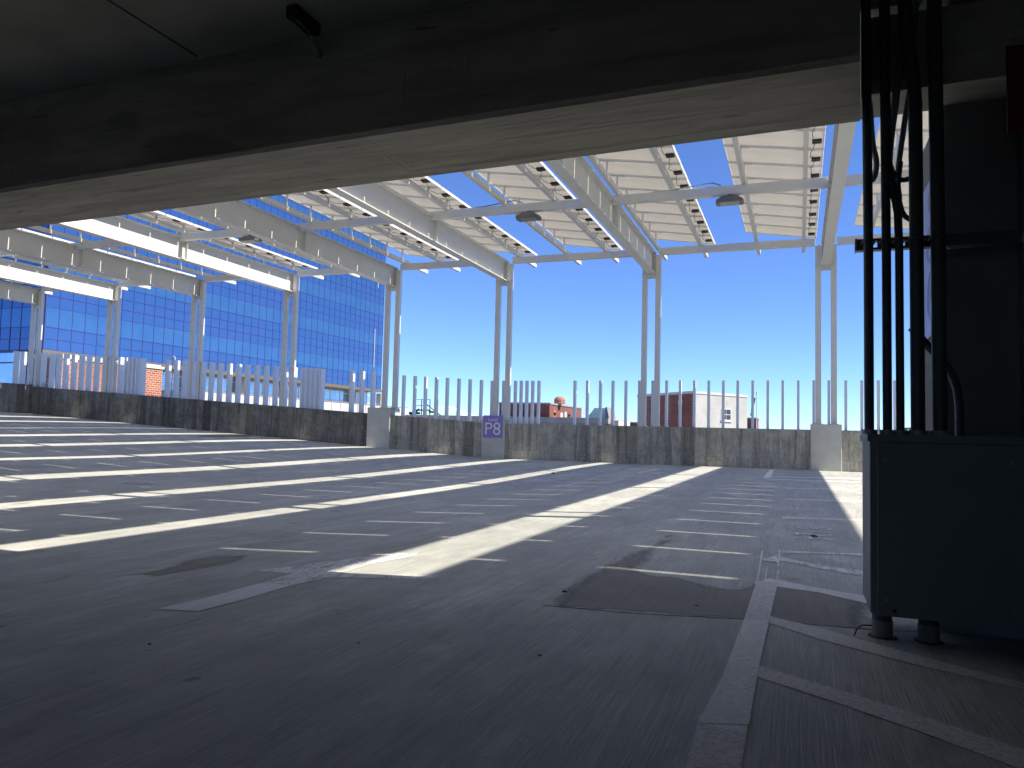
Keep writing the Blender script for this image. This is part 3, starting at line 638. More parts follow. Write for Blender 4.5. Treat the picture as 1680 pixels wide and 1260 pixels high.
long_piece('beam_end', lambda X: [(3.68, 2.345+(X-0.24)*0.02), (3.958, 2.345+(X-0.24)*0.02), (3.958, 2.70), (3.68, 2.70)], M['beam'], bm_, x0=0.243, x1=8.0, loc=(-4, 3.4, 2.2))
# thin proud grout lip along the inner bottom edge, and shrinkage joints
for X in (-4.35, -1.42, -1.75):
    mb = MB(); mb.box(X-0.003+4, X+0.003+4, 3.088-3.4, 3.0915-3.4, zb(X)+0.03-2.2, zb(X)+(0.53 if X != -1.75 else 0.3)-2.2); mb.build("joint_line", M['inner'], bm_)
for X in (-1.98, -2.02, 0.9):
    mb = MB(); mb.hexa([(X+4, -0.28, zb(X)-2.2015), (X+4.012, -0.28, zb(X)-2.2015), (X+4.012+0.02, 0.30, zb(X)-2.2015), (X+4+0.02, 0.30, zb(X)-2.2015), (X+4, -0.28, zb(X)-2.1995), (X+4.012, -0.28, zb(X)-2.1995), (X+4.032, 0.30, zb(X)-2.1995), (X+4.02, 0.30, zb(X)-2.1995)]); mb.build("joint_line", M['cap'], bm_)
fa = empty("upper_fascia", (-4, 3.9, 3.3), "concrete fascia of the upper garage level above the edge beam", "fascia")
long_piece("fascia_body", lambda X: [(3.725, zb(X)+0.52), (3.96, zb(X)+0.52), (3.96, 4.1), (3.725, 4.1)], M['pilaster'], fa, loc=(-4, 3.9, 3.3))
def zc(X): return zb(X)+0.545
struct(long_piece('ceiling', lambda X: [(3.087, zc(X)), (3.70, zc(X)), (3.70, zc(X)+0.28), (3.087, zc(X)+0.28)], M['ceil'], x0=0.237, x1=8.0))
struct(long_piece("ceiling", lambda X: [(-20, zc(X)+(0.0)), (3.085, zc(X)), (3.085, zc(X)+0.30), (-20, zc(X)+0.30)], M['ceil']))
struct(long_piece("upper_deck", lambda X: [(-20.2, 4.0 if X > -12 else 5.2), (4.0, 4.0), (4.0, 4.02), (-20.2, 4.02 if X > -12 else 5.22)], M['pilaster'], x0=-12.0))
for X, y0, y1 in ((-2.96, -3.0, 3.05), (-0.3, -3.0, 3.05), (-5.6, -3.0, 3.05)):
    mb = MB(); mb.box(X-0.004, X+0.004, y0, y1, zc(X)-0.004, zc(X)+0.002); tag(mb.build("ceiling_joint", M['joint']), "", "", kind="structure")
mb = MB(); mb.box(-33, 8, -20.3, -20, -1, 1.15); mb.box(-33, 8, -20.3, -20, 1.75, 6); w = mb.build("unseen_back_wall", M['inner']); struct(w)  # out of view, added; slot left open so sky light reaches the beam
mb = MB(); mb.box(-29.6, -29.3, -20, 3.7, 0, 6); struct(mb.build("unseen_side_wall", M['inner']))  # out of view, added to keep the garage interior dark
mb = MB(); mb.box(7.6, 7.9, -20, 22, -1, 4.1); mb.box(1.6, 7.6, 3.75, 3.93, -1, 2.6); struct(mb.build("unseen_near_wall", M['inner']))  # unseen closing walls, added to shut light out on the right
# hanging bracket under the ceiling
br = empty("ceiling_bracket", (-2.2, 2.95, zc(-2.2)), "small dark channel bracket with a clamp where the ceiling meets the beam", "bracket")
mb = MB(); mb.box(-0.028, 0.028, -0.13, 0.06, -0.055, 0.0); mb.build("channel", M['black'], br)
mb = MB(); mb.tube([(-0.018, -0.1, -0.06), (-0.018, 0.05, -0.075)], 0.004, 6); mb.tube([(0.012, -0.1, -0.06), (0.012, 0.05, -0.075)], 0.004, 6); mb.build("rod", M['galv'], br)
mb = MB(); mb.tube([(0, 0.04, -0.06), (0.0, 0.05, -0.10), (0.015, 0.07, -0.135), (0.015, 0.07, -0.16)], [0.014, 0.02, 0.018, 0.014], 10); mb.build("clamp", M['sleeve'], br, smooth=True)

# ---------------------------------------------------------------- pier, cabinet, conduits
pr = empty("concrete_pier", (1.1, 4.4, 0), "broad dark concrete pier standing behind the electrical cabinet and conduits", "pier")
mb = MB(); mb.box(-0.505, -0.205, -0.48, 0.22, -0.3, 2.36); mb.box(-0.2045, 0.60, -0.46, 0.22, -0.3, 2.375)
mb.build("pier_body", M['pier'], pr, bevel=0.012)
mb = MB(); mb.box(-0.50, 0.8, -0.66, -0.485, 2.42, 2.9); mb.build("corbel", M['pier'], pr, bevel=0.02)
mb = MB(); mb.box(-0.56, 1.2, -0.62, -0.481, -0.1, 0.10); mb.build("kerb", M['inner'], pr, bevel=0.01)
rs = empty("red_sign", (0.915, 3.675, 2.285), "dark red panel mounted high on the concrete pier", "sign")
mb = MB(); mb.box(-0.112, 0.25, -0.012, 0.0, -0.18, 0.19); mb.build("sign_plate", M['red'], rs)
mb = MB(); mb.box(-0.116, -0.1125, -0.014, 0.0, -0.184, 0.194); mb.build("edge_trim", M['black'], rs)
ls = empty("lavender_sign", (0.592, 4.22, 1.66), "pale lavender sign with ring pattern on the lit side face of the pier", "sign")
mb = MB(); mb.box(-0.008, 0.0, -0.26, 0.38, -0.335, 0.44); mb.build("sign_plate", M['lav'], ls)
mb = MB()
for (yc_, zc_, r1, r2) in ((-0.02, -0.14, 0.10, 0.125), (0.02, 0.12, 0.07, 0.09), (-0.02, -0.14, 0.0, 0.055), (0.0, 0.33, 0.03, 0.05)):
    n = 28
    for k in range(n):
        a, b = 2*math.pi*k/n, 2*math.pi*(k+1)/n
        q = [(-0.0105, yc_+r*math.cos(t), zc_+r*math.sin(t)*1.0) for r, t in ((r1, a), (r2, a), (r2, b), (r1, b))]
        mb.quad(*q)
mb.build("ring_pattern", M['lav2'], ls)
cb = empty("electrical_cabinet", (0.25, 3.46, 0.11), "large grey steel electrical cabinet standing on two conduit stubs beside the pier", "electrical cabinet")
mb = MB(); mb.box(0.004, 1.05, 0.012, 0.44, 0.0, 0.712); mb.build("cabinet_body", M['cab'], cb, bevel=0.004)
mb = MB(); mb.box(0.03, 1.06, -0.004, 0.0115, -0.004, 0.690); mb.build("door", M['cab'], cb, bevel=0.003)
mb = MB(); mb.box(-0.006, 1.06, -0.012, 0.45, 0.7125, 0.722); mb.box(-0.006, 1.06, -0.012, -0.006, 0.692, 0.7125); mb.box(-0.006, 0.0025, -0.005, 0.45, 0.692, 0.7125); mb.build("lid", M['cab'], cb)
mb = MB()
for zz_ in (0.06, 0.62):
    for xx_ in (0.06, 0.50): mb.tube([(xx_, -0.008, zz_), (xx_, -0.0035, zz_)], 0.006, 8)
mb.build('screw', M['galv'], cb)
mb = MB(); mb.tube([(0.09, -0.006, 0.02), (0.09, -0.002, 0.02)], 0.008, 10); mb.build("latch", M['black'], cb)
PX = [(0.262, 0.0195), (0.332, 0.0185), (0.381, 0.0165), (0.447, 0.0275), (0.528, 0.0285)]
CN = ["slim upright black conduit at the open edge, first from the sky", "second upright black conduit from the open edge, carrying a side bend", "thin black conduit joining its neighbour in a bend near the top", "thick upright conduit with open bright gaps on both sides", "thickest upright conduit, close against the pier"]
for i, (x, r) in enumerate(PX):
    c = empty("conduit", (x, 3.60, 0.832), CN[i], "conduit", "upright conduits above the cabinet")
    mb = MB()
    if i == 2:
        mb.tube([(0, 0, 0), (0, 0, 0.80), (-0.004, 0, 0.95), (-0.022, 0, 1.06), (-0.040, 0.01, 1.15), (-0.043, 0.02, 1.42), (-0.043, 0.02, 1.96)], r, 14)
    elif i == 3:
        mb.tube([(0, 0, 0), (0, 0, 1.20), (0.0, 0, 1.42), (-0.008, 0, 1.56), (-0.03, -0.01, 1.68), (-0.045, -0.02, 1.96)], r, 14)
    else:
        mb.tube([(0, 0, 0), (0.0, 0, 0.8), (-0.006, 0, 1.97)], r, 14)
    mb.build("pipe", M['conduit'], c, smooth=True)
    mb = MB(); mb.tube([(0, 0, 0.001), (0, 0, 0.02)], r+0.012, 14); mb.build("locknut", M['galv'], c, smooth=True)
# stubs under the cabinet
for x, lab in ((0.305, "short conduit stub under the cabinet at its open corner, cement-smeared sleeve"), (0.475, "second conduit stub under the cabinet, toward the pier")):
    s = empty("conduit_stub", (x, 3.57, dz(x, 3.57)), lab, "conduit stub", "conduit stubs under the cabinet")
    mb = MB(); mb.tube([(0, 0, 0.0), (0, 0, 0.068)], 0.041, 18); mb.build("sleeve", M['sleeve'], s, smooth=True)
    mb = MB(); mb.tube([(0, 0, 0.0685), (0, 0, 0.108)], 0.038, 18); mb.build("pipe", M['conduit'], s, smooth=True)
    mb = MB(); mb.tube([(0, 0, -0.002), (0, 0, 0.0045)], [0.058, 0.054], 14); mb.build("floor_collar", M['joint'], s)
w_ = MB(); w_.tube([(0.265, 3.55, 0.045), (0.225, 3.53, 0.046), (0.205, 3.515, 0.03), (0.195, 3.505, 0.006)], 0.003, 6)
tag(w_.build("loose_wire", M['cable'], smooth=True), "short curled black wire sticking out by the first conduit stub", "wire")
# curved conduits
def curve_conduit(pts, r, label, mat='conduit', seg=6, name="bent_conduit"):
    P = []
    V = [Vector(p) for p in pts]; V = [V[0]*2-V[1]] + V + [V[-1]*2-V[-2]]
    for i in range(1, len(V)-2):
        for k in range(seg):
            t = k/seg; a, b, c, d = V[i-1], V[i], V[i+1], V[i+2]
            P.append(0.5*((2*b)+(-a+c)*t+(2*a-5*b+4*c-d)*t*t+(-a+3*b-3*c+d)*t**3))
    P.append(V[-2]); o0 = P[0].copy()
    mb = MB(); mb.tube([p-o0 for p in P], r, 12); o = mb.build(name, M[mat], smooth=True); o.location = o0
    return tag(o, label, "conduit", "bent conduits beside the pier")
curve_conduit([(0.615, 3.70, 0.834), (0.615, 3.70, 0.95), (0.605, 3.70, 1.04), (0.575, 3.70, 1.12), (0.53, 3.70, 1.18), (0.49, 3.71, 1.23), (0.44, 3.72, 1.30)], 0.0175, "black conduit rising from the cabinet and sweeping behind the thick conduits")
curve_conduit([(0.345, 3.66, 1.98), (0.355, 3.66, 2.12), (0.375, 3.66, 2.28), (0.395, 3.66, 2.45), (0.43, 3.65, 2.62), (0.49, 3.64, 2.79)], 0.017, "grey flexible conduit climbing toward the ceiling behind the second upright", 'galv')
curve_conduit([(0.392, 3.68, 1.86), (0.385, 3.675, 1.96), (0.40, 3.67, 2.10), (0.42, 3.665, 2.25), (0.445, 3.66, 2.42), (0.46, 3.66, 2.79)], 0.012, "thin grey conduit leaning outward just above the bright gap", 'galv')
curve_conduit([(0.345, 3.62, 2.02), (0.37, 3.66, 1.965), (0.405, 3.68, 1.945), (0.45, 3.68, 1.955)], 0.011, "small looped black conduit crossing the bright gap, upper of two", 'conduit')
curve_conduit([(0.395, 3.66, 2.02), (0.385, 3.66, 1.90), (0.40, 3.66, 1.80), (0.43, 3.66, 1.762), (0.46, 3.66, 1.75)], 0.011, "small looped black conduit crossing the bright gap, lower of two", 'conduit')
curve_conduit([(0.275, 3.66, 2.30), (0.285, 3.66, 2.12), (0.300, 3.66, 2.03), (0.292, 3.66, 1.965), (0.27, 3.66, 1.94)], 0.0125, "thin grey conduit hugging the second upright at the beam edge", 'galv')
# strut channel with clamps
st = empty("strut_channel", (0.22, 3.655, 1.645), "black slotted strut channel clamping the upright conduits to the pier", "strut channel")
mb = MB(); L = 0.62
for xa, xb in ((0.0, 0.065), (0.092, 0.20), (0.216, L)):
    pass
mb.box(0.0, L, -0.012, 0.03, 0.030, 0.040); mb.box(0.0, L, -0.012, 0.03, -0.010, 0.0)
for xa, xb in ((0.0, 0.056), (0.082, 0.168), (0.190, 0.30), (0.318, L)): mb.box(xa, xb, -0.012, 0.02, 0.0, 0.030)
mb.build("channel", M['conduit'], st)
for (x, r) in PX:
    mb = MB(); n = 10; pts = []
    for k in range(n+1):
        a = math.pi+math.pi*k/n; pts.append((x-0.22+(r+0.003)*math.cos(a), -0.055+(r+0.003)*math.sin(a), 0.016))
    pts = [(x-0.22-(r+0.003), -0.012, 0.016)]+pts+[(x-0.22+r+0.003, -0.012, 0.016)]
    mb.tube(pts, 0.006, 6); mb.build("pipe_clamp", M['conduit'], st)
mb = MB(); mb.box(-0.008, 0.0, -0.014, 0.034, -0.013, 0.043); mb.build("end_cap", M['galv'], st)
ws = empty("wall_strut", (0.63, 3.91, 1.70), "short dark strut bolted across the pier front above the cabinet", "strut channel")
mb = MB(); mb.hexa([(-0.02, -0.022, -0.022), (0.30, -0.022, -0.010), (0.30, 0.0, -0.010), (-0.02, 0.0, -0.022), (-0.02, -0.022, 0.018), (0.30, -0.022, 0.030), (0.30, 0.0, 0.030), (-0.02, 0.0, 0.018)]); mb.build("channel", M['inner'], ws, bevel=0.002)
for x in (0.03, 0.155):
    mb = MB(); mb.tube([(x, -0.036, 0.006+x*0.035), (x, -0.021, 0.006+x*0.035)], 0.011, 6); mb.build("bolt", M['galv'], ws)

# ---------------------------------------------------------------- glass tower
XB, YC = -54.38, 42.05; ZT0 = 6.25; ZT1 = 30.4; YE = 92.4
tw = empty("glass_tower", (XB-15, 60, -26), "tall office tower clad in blue reflective glass behind the parapet", "office tower")
tl = Vector(tw.location)
def T(mb, name, mats, parent=tw, off=tl):
    mb.v = [(v[0]-off.x, v[1]-off.y, v[2]-off.z) for v in mb.v]; return mb.build(name, mats, parent)
mb = MB(); mb.box(XB-34, XB, YC, YE, ZT0, ZT1); T(mb, "facade_skin", M['tower_sp'])
mb = MB(); mb.box(XB-34, XB-0.4, YC+0.4, YE-0.4, ZT1, ZT1+4.2); T(mb, "crown_screen", M['crown'])
mb = MB()
for i in range(43):
    y = YC+0.6+1.18*i
    mb.box(XB-0.41, XB-0.34, y-0.03, y+0.03, ZT1, ZT1+4.25)
for z in (ZT1+0.05, ZT1+1.5, ZT1+2.9, ZT1+4.2): mb.box(XB-0.41, XB-0.33, YC+0.4, YE-0.4, z-0.05, z+0.05)
T(mb, "crown_mullions", M['mullw'])
mb = MB(); mb.box(XB-34.2, XB+0.25, YC-0.25, YE+0.2, ZT0-0.35, ZT0-0.002); T(mb, "soffit_band", M['soffit'])
FL = [8.06+4.2*i for i in range(6)]
# mullion lines, 3 cm proud
mb = MB()
NY = 43; py_ = (YE-YC)/NY
for i in range(NY+1):
    y = YC+i*py_; mb.box(XB, XB+0.035, y-0.02, y+0.02, ZT0, ZT1)
NX = 28; px_ = 1.14
for i in range(NX+1):
    x = XB-0.3-i*px_; mb.box(x-0.028, x+0.028, YC-0.035, YC, ZT0, ZT1)
zs = [ZT0+0.03, 7.15]
for z in FL:
    zs += [z, z+1.55, z+1.55+0.88, z+1.55+1.76]
for z in zs:
    if z < ZT1:
        mb.box(XB, XB+0.034, YC, YE, z-0.02, z+0.02); mb.box(XB-34, XB, YC-0.034, YC, z-0.02, z+0.02)
mb.box(XB-0.07, XB+0.05, YC-0.05, YC+0.07, ZT0, ZT1)
T(mb, "mullion_grid", M['mull'])
near = []; rest = MB()
cnt_w = 0
for fi, z in enumerate(FL[:5]):
    for i in range(NY):
        y = YC+i*py_
        if fi in (0, 1) and cnt_w < 80 and i < 43:
            mb = MB(); mb.box(XB-0.005, XB+0.012, y+0.03, y+py_-0.03, z+0.03, z+1.52); T(mb, "window", M['tower_w']); cnt_w += 1
        else:
            rest.box(XB-0.005, XB+0.012, y+0.03, y+py_-0.03, z+0.03, z+1.52)
    for i in range(NX):
        x = XB-0.3-i*px_
        rest.box(x-px_+0.03, x-0.03, YC-0.012, YC+0.005, z+0.03, z+1.52)
o = T(rest, "window", M['tower_w']); o["kind"] = "stuff"
# white vertical fins seen on the facade
mb = MB(); mb.box(XB+0.02, XB+0.08, 90.6, 90.7, 20.1, 22.3); mb.box(XB+0.02, XB+0.08, 90.2, 90.3, 9.2, 14.4); T(mb, "vent_strip", M['mullw'])
# recessed lower storeys
mb = MB(); mb.box(XB-33, XB-2.2, YC+2.0, YE+2.5, -26, ZT0-0.36); T(mb, "lower_storeys", M['skyglass'])
mb = MB()
for i in range(24):
    y = YC+2.0+i*2.2
    mb.box(XB-2.2, XB-2.14, y-0.04, y+0.04, -10, ZT0-0.36)
for z in (5.45, 4.35): mb.box(XB-2.2, XB-2.15, YC+2, YE+2.5, z-0.04, z+0.04)
T(mb, "lower_mullions", M['mullw'])
for i in range(6):
    y = 59+i*7.3
    mb = MB(); mb.box(XB-2.2, XB-1.5, y-0.5, y+0.5, -26, ZT0-0.36); T(mb, "column", M['tan'])
mb = MB(); mb.box(XB-33, XB-0.9, YC+1.5, YC+1.9, -26, ZT0-0.36); T(mb, "end_wall", M['skyglass'])
# glass balustrade terrace in front of lower storey
tr_ = empty("roof_terrace", (-53, 78, -26), "pale panelled terrace wall below the glass tower windows", "terrace")
off = Vector(tr_.location)
mb = MB(); mb.box(-57, -52.4, 55, 97, -26, 3.95); T(mb, "terrace_wall", M['stone'], tr_, off)
mb = MB()
for i in range(22):
    y = 55+i*1.9; mb.box(-52.4, -52.36, y-0.04, y+0.04, 2.2, 4.02)
mb.box(-52.42, -52.34, 55, 97, 3.96, 4.04); T(mb, "panel_joints", M['greystone'], tr_, off)
# brick stair tower in front of the glass tower
bk = empty("brick_building", (-52, 46, -26), "orange brick block with white stone coping in front of the glass tower", "building")
off = Vector(bk.location)
mb = MB(); mb.box(-53.9, -50.5, 40.5, 50.0, -26, 5.40); T(mb, "wall", M['brick'], bk, off)
mb = MB(); mb.box(-54.0, -50.4, 40.4, 50.1, 5.402, 5.62); mb.box(-53.8, -50.6, 40.6, 49.9, 5.622, 5.75); T(mb, "coping", M['stone'], bk, off)
lg = empty("low_glass_wing", (-56, 36, -26), "low wing with pale blue reflecting windows at the far edge", "building"); off = Vector(lg.location)
mb = MB(); mb.box(-75, -54.2, 39.6, 40.45, -26, 5.85); T(mb, "wall", M['skyglass'], lg, off)
mb = MB(); mb.box(-75, -54.15, 39.5, 39.598, 5.0, 5.08); mb.box(-75, -54.15, 39.5, 39.598, 5.78, 5.92); mb.box(-75, -54.15, 39.5, 39.598, 3.2, 3.5); T(mb, "window_band", M['mull'], lg, off)
# ladder hoops near the brick block
ld = empty("roof_ladder", (-29.85, 30, 1.5), "white tubular ladder top with curved handrail beyond the parapet", "ladder")
for dx in (0.0, 0.34):
    mb = MB()
    mb.tube([(dx, 0.0, -4), (dx, 0, 2.45), (dx, -0.03, 2.6)], 0.022, 8); mb.build("side_rail", M['stone'], ld, smooth=True)
mb = MB(); mb.tube([(0, 0, 2.60), (0.02, -0.02, 2.68), (0.08, -0.02, 2.72), (0.26, -0.02, 2.72), (0.32, -0.02, 2.68), (0.34, 0, 2.60)], 0.022, 8); mb.build("hoop", M['stone'], ld, smooth=True)
for k in range(18):
    mb = MB(); mb.tube([(0, 0, 2.2-k*0.3), (0.34, 0, 2.2-k*0.3)], 0.013, 6); mb.build("rung", M['stone'], ld)

# ---------------------------------------------------------------- buildings beyond the level parapet
# red brick hall
hb = empty("brick_hall", (-38, 110, -26), "flat-roofed dark red brick building behind the P8 sign, with a small domed chimney", "building"); off = Vector(hb.location)
mb = MB(); mb.box(-41.8, -34.0, 105, 122, -26, 5.02); T(mb, "wall", M['redbrick'], hb, off)
mb = MB(); mb.box(-41.9, -33.9, 104.9, 122.1, 5.022, 5.26); T(mb, "coping", M['greystone'], hb, off)
for yy in (107.4, 114.8, 118.2):
    mb = MB(); mb.box(-34.02, -33.97, yy-0.5, yy+0.5, 2.6, 3.9); mb.tube([(-34.02, yy, 3.9), (-33.97, yy, 3.9)], 0.5, 14); T(mb, "window", M['window'] if yy != 107.4 else M['brick'], hb, off)
mb = MB(); mb.box(-34.02, -33.96, 110.2, 111.4, 2.2, 4.0); T(mb, "door", M['stone'], hb, off)
mb = MB(); mb.box(-34.02, -33.96, 112.4, 113.3, 2.2, 4.2); T(mb, "shutter", M['copper'], hb, off)
mb = MB(); mb.box(-38.0, -37.2, 104.95, 104.99, 2.4, 4.1); T(mb, "window", M['window'], hb, off)
mb = MB(); mb.tube([(-33.9, 109.5, 5.26), (-33.9, 109.5, 5.9), (-33.9, 109.5, 6.25), (-33.9, 109.5, 6.42)], [0.85, 0.85, 0.6, 0.1], 14); T(mb, "chimney", M['brick'], hb, off)
# grey cornice block
gb = empty("grey_stone_building", (-34, 100, -26), "long low grey stone building with a heavy cornice below the brick hall", "building"); off = Vector(gb.location)
mb = MB(); mb.box(-51.6, -23.3, 95, 103, -26, 2.25); T(mb, "wall", M['greystone'], gb, off)
mb = MB(); mb.box(-51.9, -22.9, 94.6, 103.4, 2.252, 2.95); mb.box(-51.7, -23.1, 94.8, 103.2, 1.3, 1.55); T(mb, "cornice", M['greystone'], gb, off)
mb = MB(); mb.box(-23.28, -21.9, 96, 103, -26, 2.7); T(mb, "side_bay", M['stone'], gb, off)
for i in range(9):
    mb = MB(); x = -50+i*3.0; mb.box(x, x+1.6, 94.95, 94.99, 0.3, 1.1); T(mb, "window", M['window'], gb, off)
rb = empty("brick_annex", (-21.2, 104, -26), "sliver of red brick wall past the end of the grey stone building", "building"); off = Vector(rb.location)
mb = MB(); mb.box(-22.9, -21.0, 104, 108, -26, 2.55); T(mb, "wall", M['redbrick'], rb, off)
mb = MB(); mb.box(-23.0, -20.9, 103.9, 108.1, 2.552, 2.7); T(mb, "coping", M['stone'], rb, off)
# green gable
gg = empty("green_gable_roof", (-28, 112, -26), "small building with a pale green copper gable behind the grey cornice", "building"); off = Vector(gg.location)
mb = MB(); mb.box(-29.6, -27.0, 109.6, 114, -26, 3.0); T(mb, "wall", M['greystone'], gg, off)
mb = MB(); mb.v = [(-29.9, 109.5, 3.0), (-26.9, 109.5, 3.0), (-26.9, 114.1, 3.0), (-29.9, 114.1, 3.0), (-28.6, 109.6, 4.75), (-26.95, 109.6, 4.75), (-26.95, 114, 4.75), (-28.6, 114, 4.75)]
mb.f = [(3,2,1,0),(4,5,6,7),(0,1,5,4),(1,2,6,5),(2,3,7,6),(3,0,4,7)]; mb.m = [0]*6; T(mb, "roof", M['copper'], gg, off)
mb = MB(); mb.poly([(-26.92, 109.4, 3.0), (-26.3, 109.4, 3.0), (-26.7, 109.4, 4.9), (-26.92, 109.4, 4.9)]); mb.poly([(-26.92, 114, 3.0), (-26.92, 114, 4.9), (-26.7, 114, 4.9), (-26.3, 114, 3.0)]); mb.quad((-26.3, 109.4, 3.0), (-26.3, 114, 3.0), (-26.7, 114, 4.9), (-26.7, 109.4, 4.9)); T(mb, "gable_wall", M['tan'], gg, off)
# green dome-like pyramid roof with platform
gd = empty("green_roofed_building", (-60, 124, -26), "building with a wide pale green copper pyramid roof and a dark lookout platform", "building"); off = Vector(gd.location)
mb = MB(); mb.box(-67.5, -53.5, 120, 130, -26, 2.6); T(mb, "wall", M['stone'], gd, off)
mb = MB(); b = [(-68, 119.5, 2.6), (-52.2, 119.5, 2.6), (-52.2, 130.5, 2.6), (-68, 130.5, 2.6)]; t = [(-61.5, 124, 5.3), (-59.5, 124, 5.3), (-59.5, 126, 5.3), (-61.5, 126, 5.3)]
mb.hexa(b+t); T(mb, "roof", M['copper'], gd, off)
mb = MB()
for x in (-63.4, -61.9, -60.3, -58.8): mb.box(x, x+0.12, 119.0, 119.12, 3.0, 6.2)
for z in (4.3, 5.1, 6.15): mb.box(-63.4, -60.2, 119.0, 119.1, z, z+0.09)
mb.box(-63.4, -60.3, 118.6, 119.6, 4.25, 4.45); mb.box(-64.4, -62.3, 118.6, 119.5, 3.6, 4.0); mb.box(-60.3, -58.9, 118.8, 119.4, 3.9, 4.2); T(mb, "lookout_platform", M['wood'], gd, off)
mb = MB(); mb.tube([(-61.5, 118.9, 5.8), (-57.2, 118.9, 2.9)], 0.09, 6); mb.tube([(-62.2, 118.9, 4.5), (-64.2, 118.9, 3.2)], 0.16, 6); T(mb, "brace", M['wood'], gd, off)
# cream and brick corner building
A = Vector((-10.73, 81.4)); Bp = Vector((-18.14, 89.3)); Cp = Vector((-5.82, 89.0))
cbd = empty("corner_building", (A.x, A.y, -26), "corner building, one face red brick and the other cream stucco with a square window", "building"); off = Vector(cbd.location)
Dp = Bp+Cp-A; zt = 5.36
def prism(pts, z0, z1, mb):
    mb.hexa([(p.x, p.y, z0) for p in pts]+[(p.x, p.y, z1) for p in pts])
mb = MB(); prism([A, Cp, Dp, Bp], -26, zt, mb); mb.m = [0, 0, 0, 0, 0, 1]; T(mb, "wall", [M['stucco'], M['redbrick']], cbd, off)
mb = MB(); c0 = (A+Dp)/2; prism([c0+(p-c0)*1.012 for p in (A, Cp, Dp, Bp)], zt+0.002, zt+0.27, mb); T(mb, "coping", M['stone'], cbd, off)
du = (Cp-A).normalized(); nn = Vector((du.y, -du.x)); dv = (Bp-A).normalized(); nv = Vector((-dv.y, dv.x))
def facebox(o, d, n, s0, s1, z0, z1, depth, mb, m=0):
    a = o+d*s0; b = o+d*s1; p = [a, a+n*depth, b+n*depth, b]
    if (p[1]-p[0]).x*(p[2]-p[1]).y-(p[1]-p[0]).y*(p[2]-p[1]).x < 0: p = p[::-1]
    mb.hexa([(q.x, q.y, z0) for q in p]+[(q.x, q.y, z1) for q in p], m)
if nn.dot(A-c0) < 0: nn = -nn
if nv.dot(A-c0) < 0: nv = -nv
fr_ = None
mb = MB(); facebox(A, du, nn, 4.55, 6.15, 2.75, 3.95, 0.05, mb); fr_ = T(mb, "window_frame", M['stone'], cbd, off)
for s0 in (4.62, 5.39):
    for z0 in (2.82, 3.40):
        mb = MB(); facebox(A, du, nn, s0, s0+0.68, z0, z0+0.48, 0.07, mb); T(mb, "window_pane", M['window'], cbd, off)
mb = MB(); facebox(A, du, nn, 4.45, 6.3, 2.55, 2.745, 0.12, mb); T(mb, "window_sill", M['stone'], cbd, off)
mb = MB(); facebox(A, du, nn, 4.6, 6.6, 0.9, 1.5, 0.4, mb); T(mb, "awning", M['fin'], cbd, off)
mb = MB(); facebox(A, dv, nv, 2.0, 2.25, -3, 4.2, 0.12, mb); facebox(A, dv, nv, 1.85, 2.4, 4.2, 4.75, 0.2, mb); T(mb, "downpipe", M['stone'], cbd, off)
for s0 in (3.9, 8.6):
    mb = MB(); facebox(A, dv, nv, s0, s0+1.2, 0.4, 2.0, 0.05, mb); T(mb, "window", M['window'], cbd, off)
    mb = MB(); facebox(A, dv, nv, s0+0.35, s0+0.75, 0.4, 2.0, 0.08, mb); T(mb, "window_frame", M['stone'], cbd, off)
# brick house behind and flagpole
bh = empty("brick_house", (-6.4, 111, -26), "low brown brick house between the cream building and the flagpole", "building"); off = Vector(bh.location)
mb = MB(); mb.box(-8.6, -5.95, 110, 115, -26, 3.5); T(mb, "wall", M['redbrick'], bh, off)
mb = MB(); mb.box(-8.7, -5.85, 109.9, 115.1, 3.502, 3.7); T(mb, "roof", M['greystone'], bh, off)
mb = MB(); mb.box(-7.1, -6.5, 109.95, 109.99, 1.7, 3.0); T(mb, "window", M['window'], bh, off)
fp = empty("flagpole", (-5.86, 108, -20), "slim white flagpole flying a limp striped flag beside the cream building", "flagpole")
mb = MB(); mb.tube([(0, 0, 0), (0, 0, 26.8)], [0.14, 0.05], 8); mb.build("pole", M['stone'], fp)
mb = MB(); mb.tube([(0, 0, 26.8), (0, 0, 27.1)], 0.11, 8); mb.build("finial", M['stone'], fp)
mb = MB(); nseg = 13; z0, z1 = 23.9, 26.3
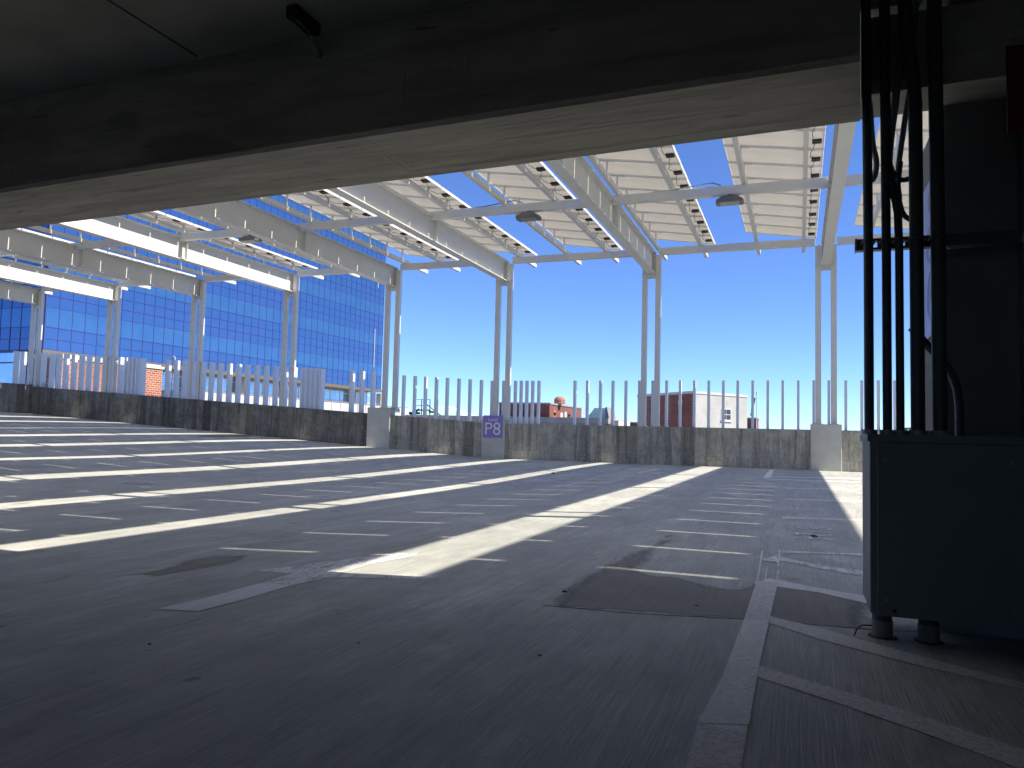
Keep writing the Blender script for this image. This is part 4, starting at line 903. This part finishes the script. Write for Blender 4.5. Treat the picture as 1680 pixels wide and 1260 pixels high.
for k in range(nseg):
    za, zb_ = lerp(z1, z0, k/nseg), lerp(z1, z0, (k+1)/nseg)
    mm = 2 if k < 4 else (0 if k % 2 == 0 else 1)
    xa, xb = -0.12-0.035*k, -0.12-0.035*(k+1)
    wa = 0.28+0.03*math.sin(k); wb = 0.28+0.03*math.sin(k+1)
    for u in range(3):
        c_ = mm if not (k < 4 and u == 0) else 0
        mb.quad((xa-wa*u/3-0.0, 0.1*math.sin(u*2), za), (xa-wa*(u+1)/3, 0.1*math.sin(u*2+2), za), (xb-wb*(u+1)/3, 0.1*math.sin(u*2+2), zb_), (xb-wb*u/3, 0.1*math.sin(u*2), zb_), c_)
mb.build("flag", [M['flag_r'], M['flag_w'], M['flag_b']], fp)
# tree top past the parapet, seen between two conduits
te = empty("tree", (6.8, 60, -26), "green tree top just showing over the parapet between two conduits", "tree")
mb = MB(); mb.tube([(0, 0, 0), (0.3, 0, 12), (0.1, 0.2, 22), (0, 0, 26.5)], [0.5, 0.35, 0.2, 0.04], 9)
for k in range(9):
    a = k*2.4; mb.tube([(0.1, 0.1, 18+k*0.7), (1.6*math.cos(a), 1.6*math.sin(a), 20.5+k*0.6)], [0.12, 0.03], 6)
mb.build("trunk", M['bark'], te)
mb = MB()
for k in range(2600):
    u = random.random(); a = random.uniform(0, 2*math.pi); zz = random.uniform(-1, 1); rr = math.sqrt(1-zz*zz)*(0.35+0.65*u**0.5)
    clump = random.choice([(0, 0, 0), (1.5, .5, -2), (-1.4, -.4, -1.5), (.4, -1.2, 1.3), (-.6, .9, 2.2), (0.2, 0, 3.0)])
    c_ = Vector((clump[0]+1.9*rr*math.cos(a), clump[1]+1.9*rr*math.sin(a), 23.2+clump[2]+1.6*zz))
    n1 = Vector((random.gauss(0, 1), random.gauss(0, 1), random.gauss(0, 1))).normalized(); n2 = n1.orthogonal().normalized()*0.16; n3 = n1.cross(n2).normalized()*0.09
    mb.quad(c_-n2, c_-n3, c_+n2, c_+n3)
mb.build("crown", M['leaf'], te)
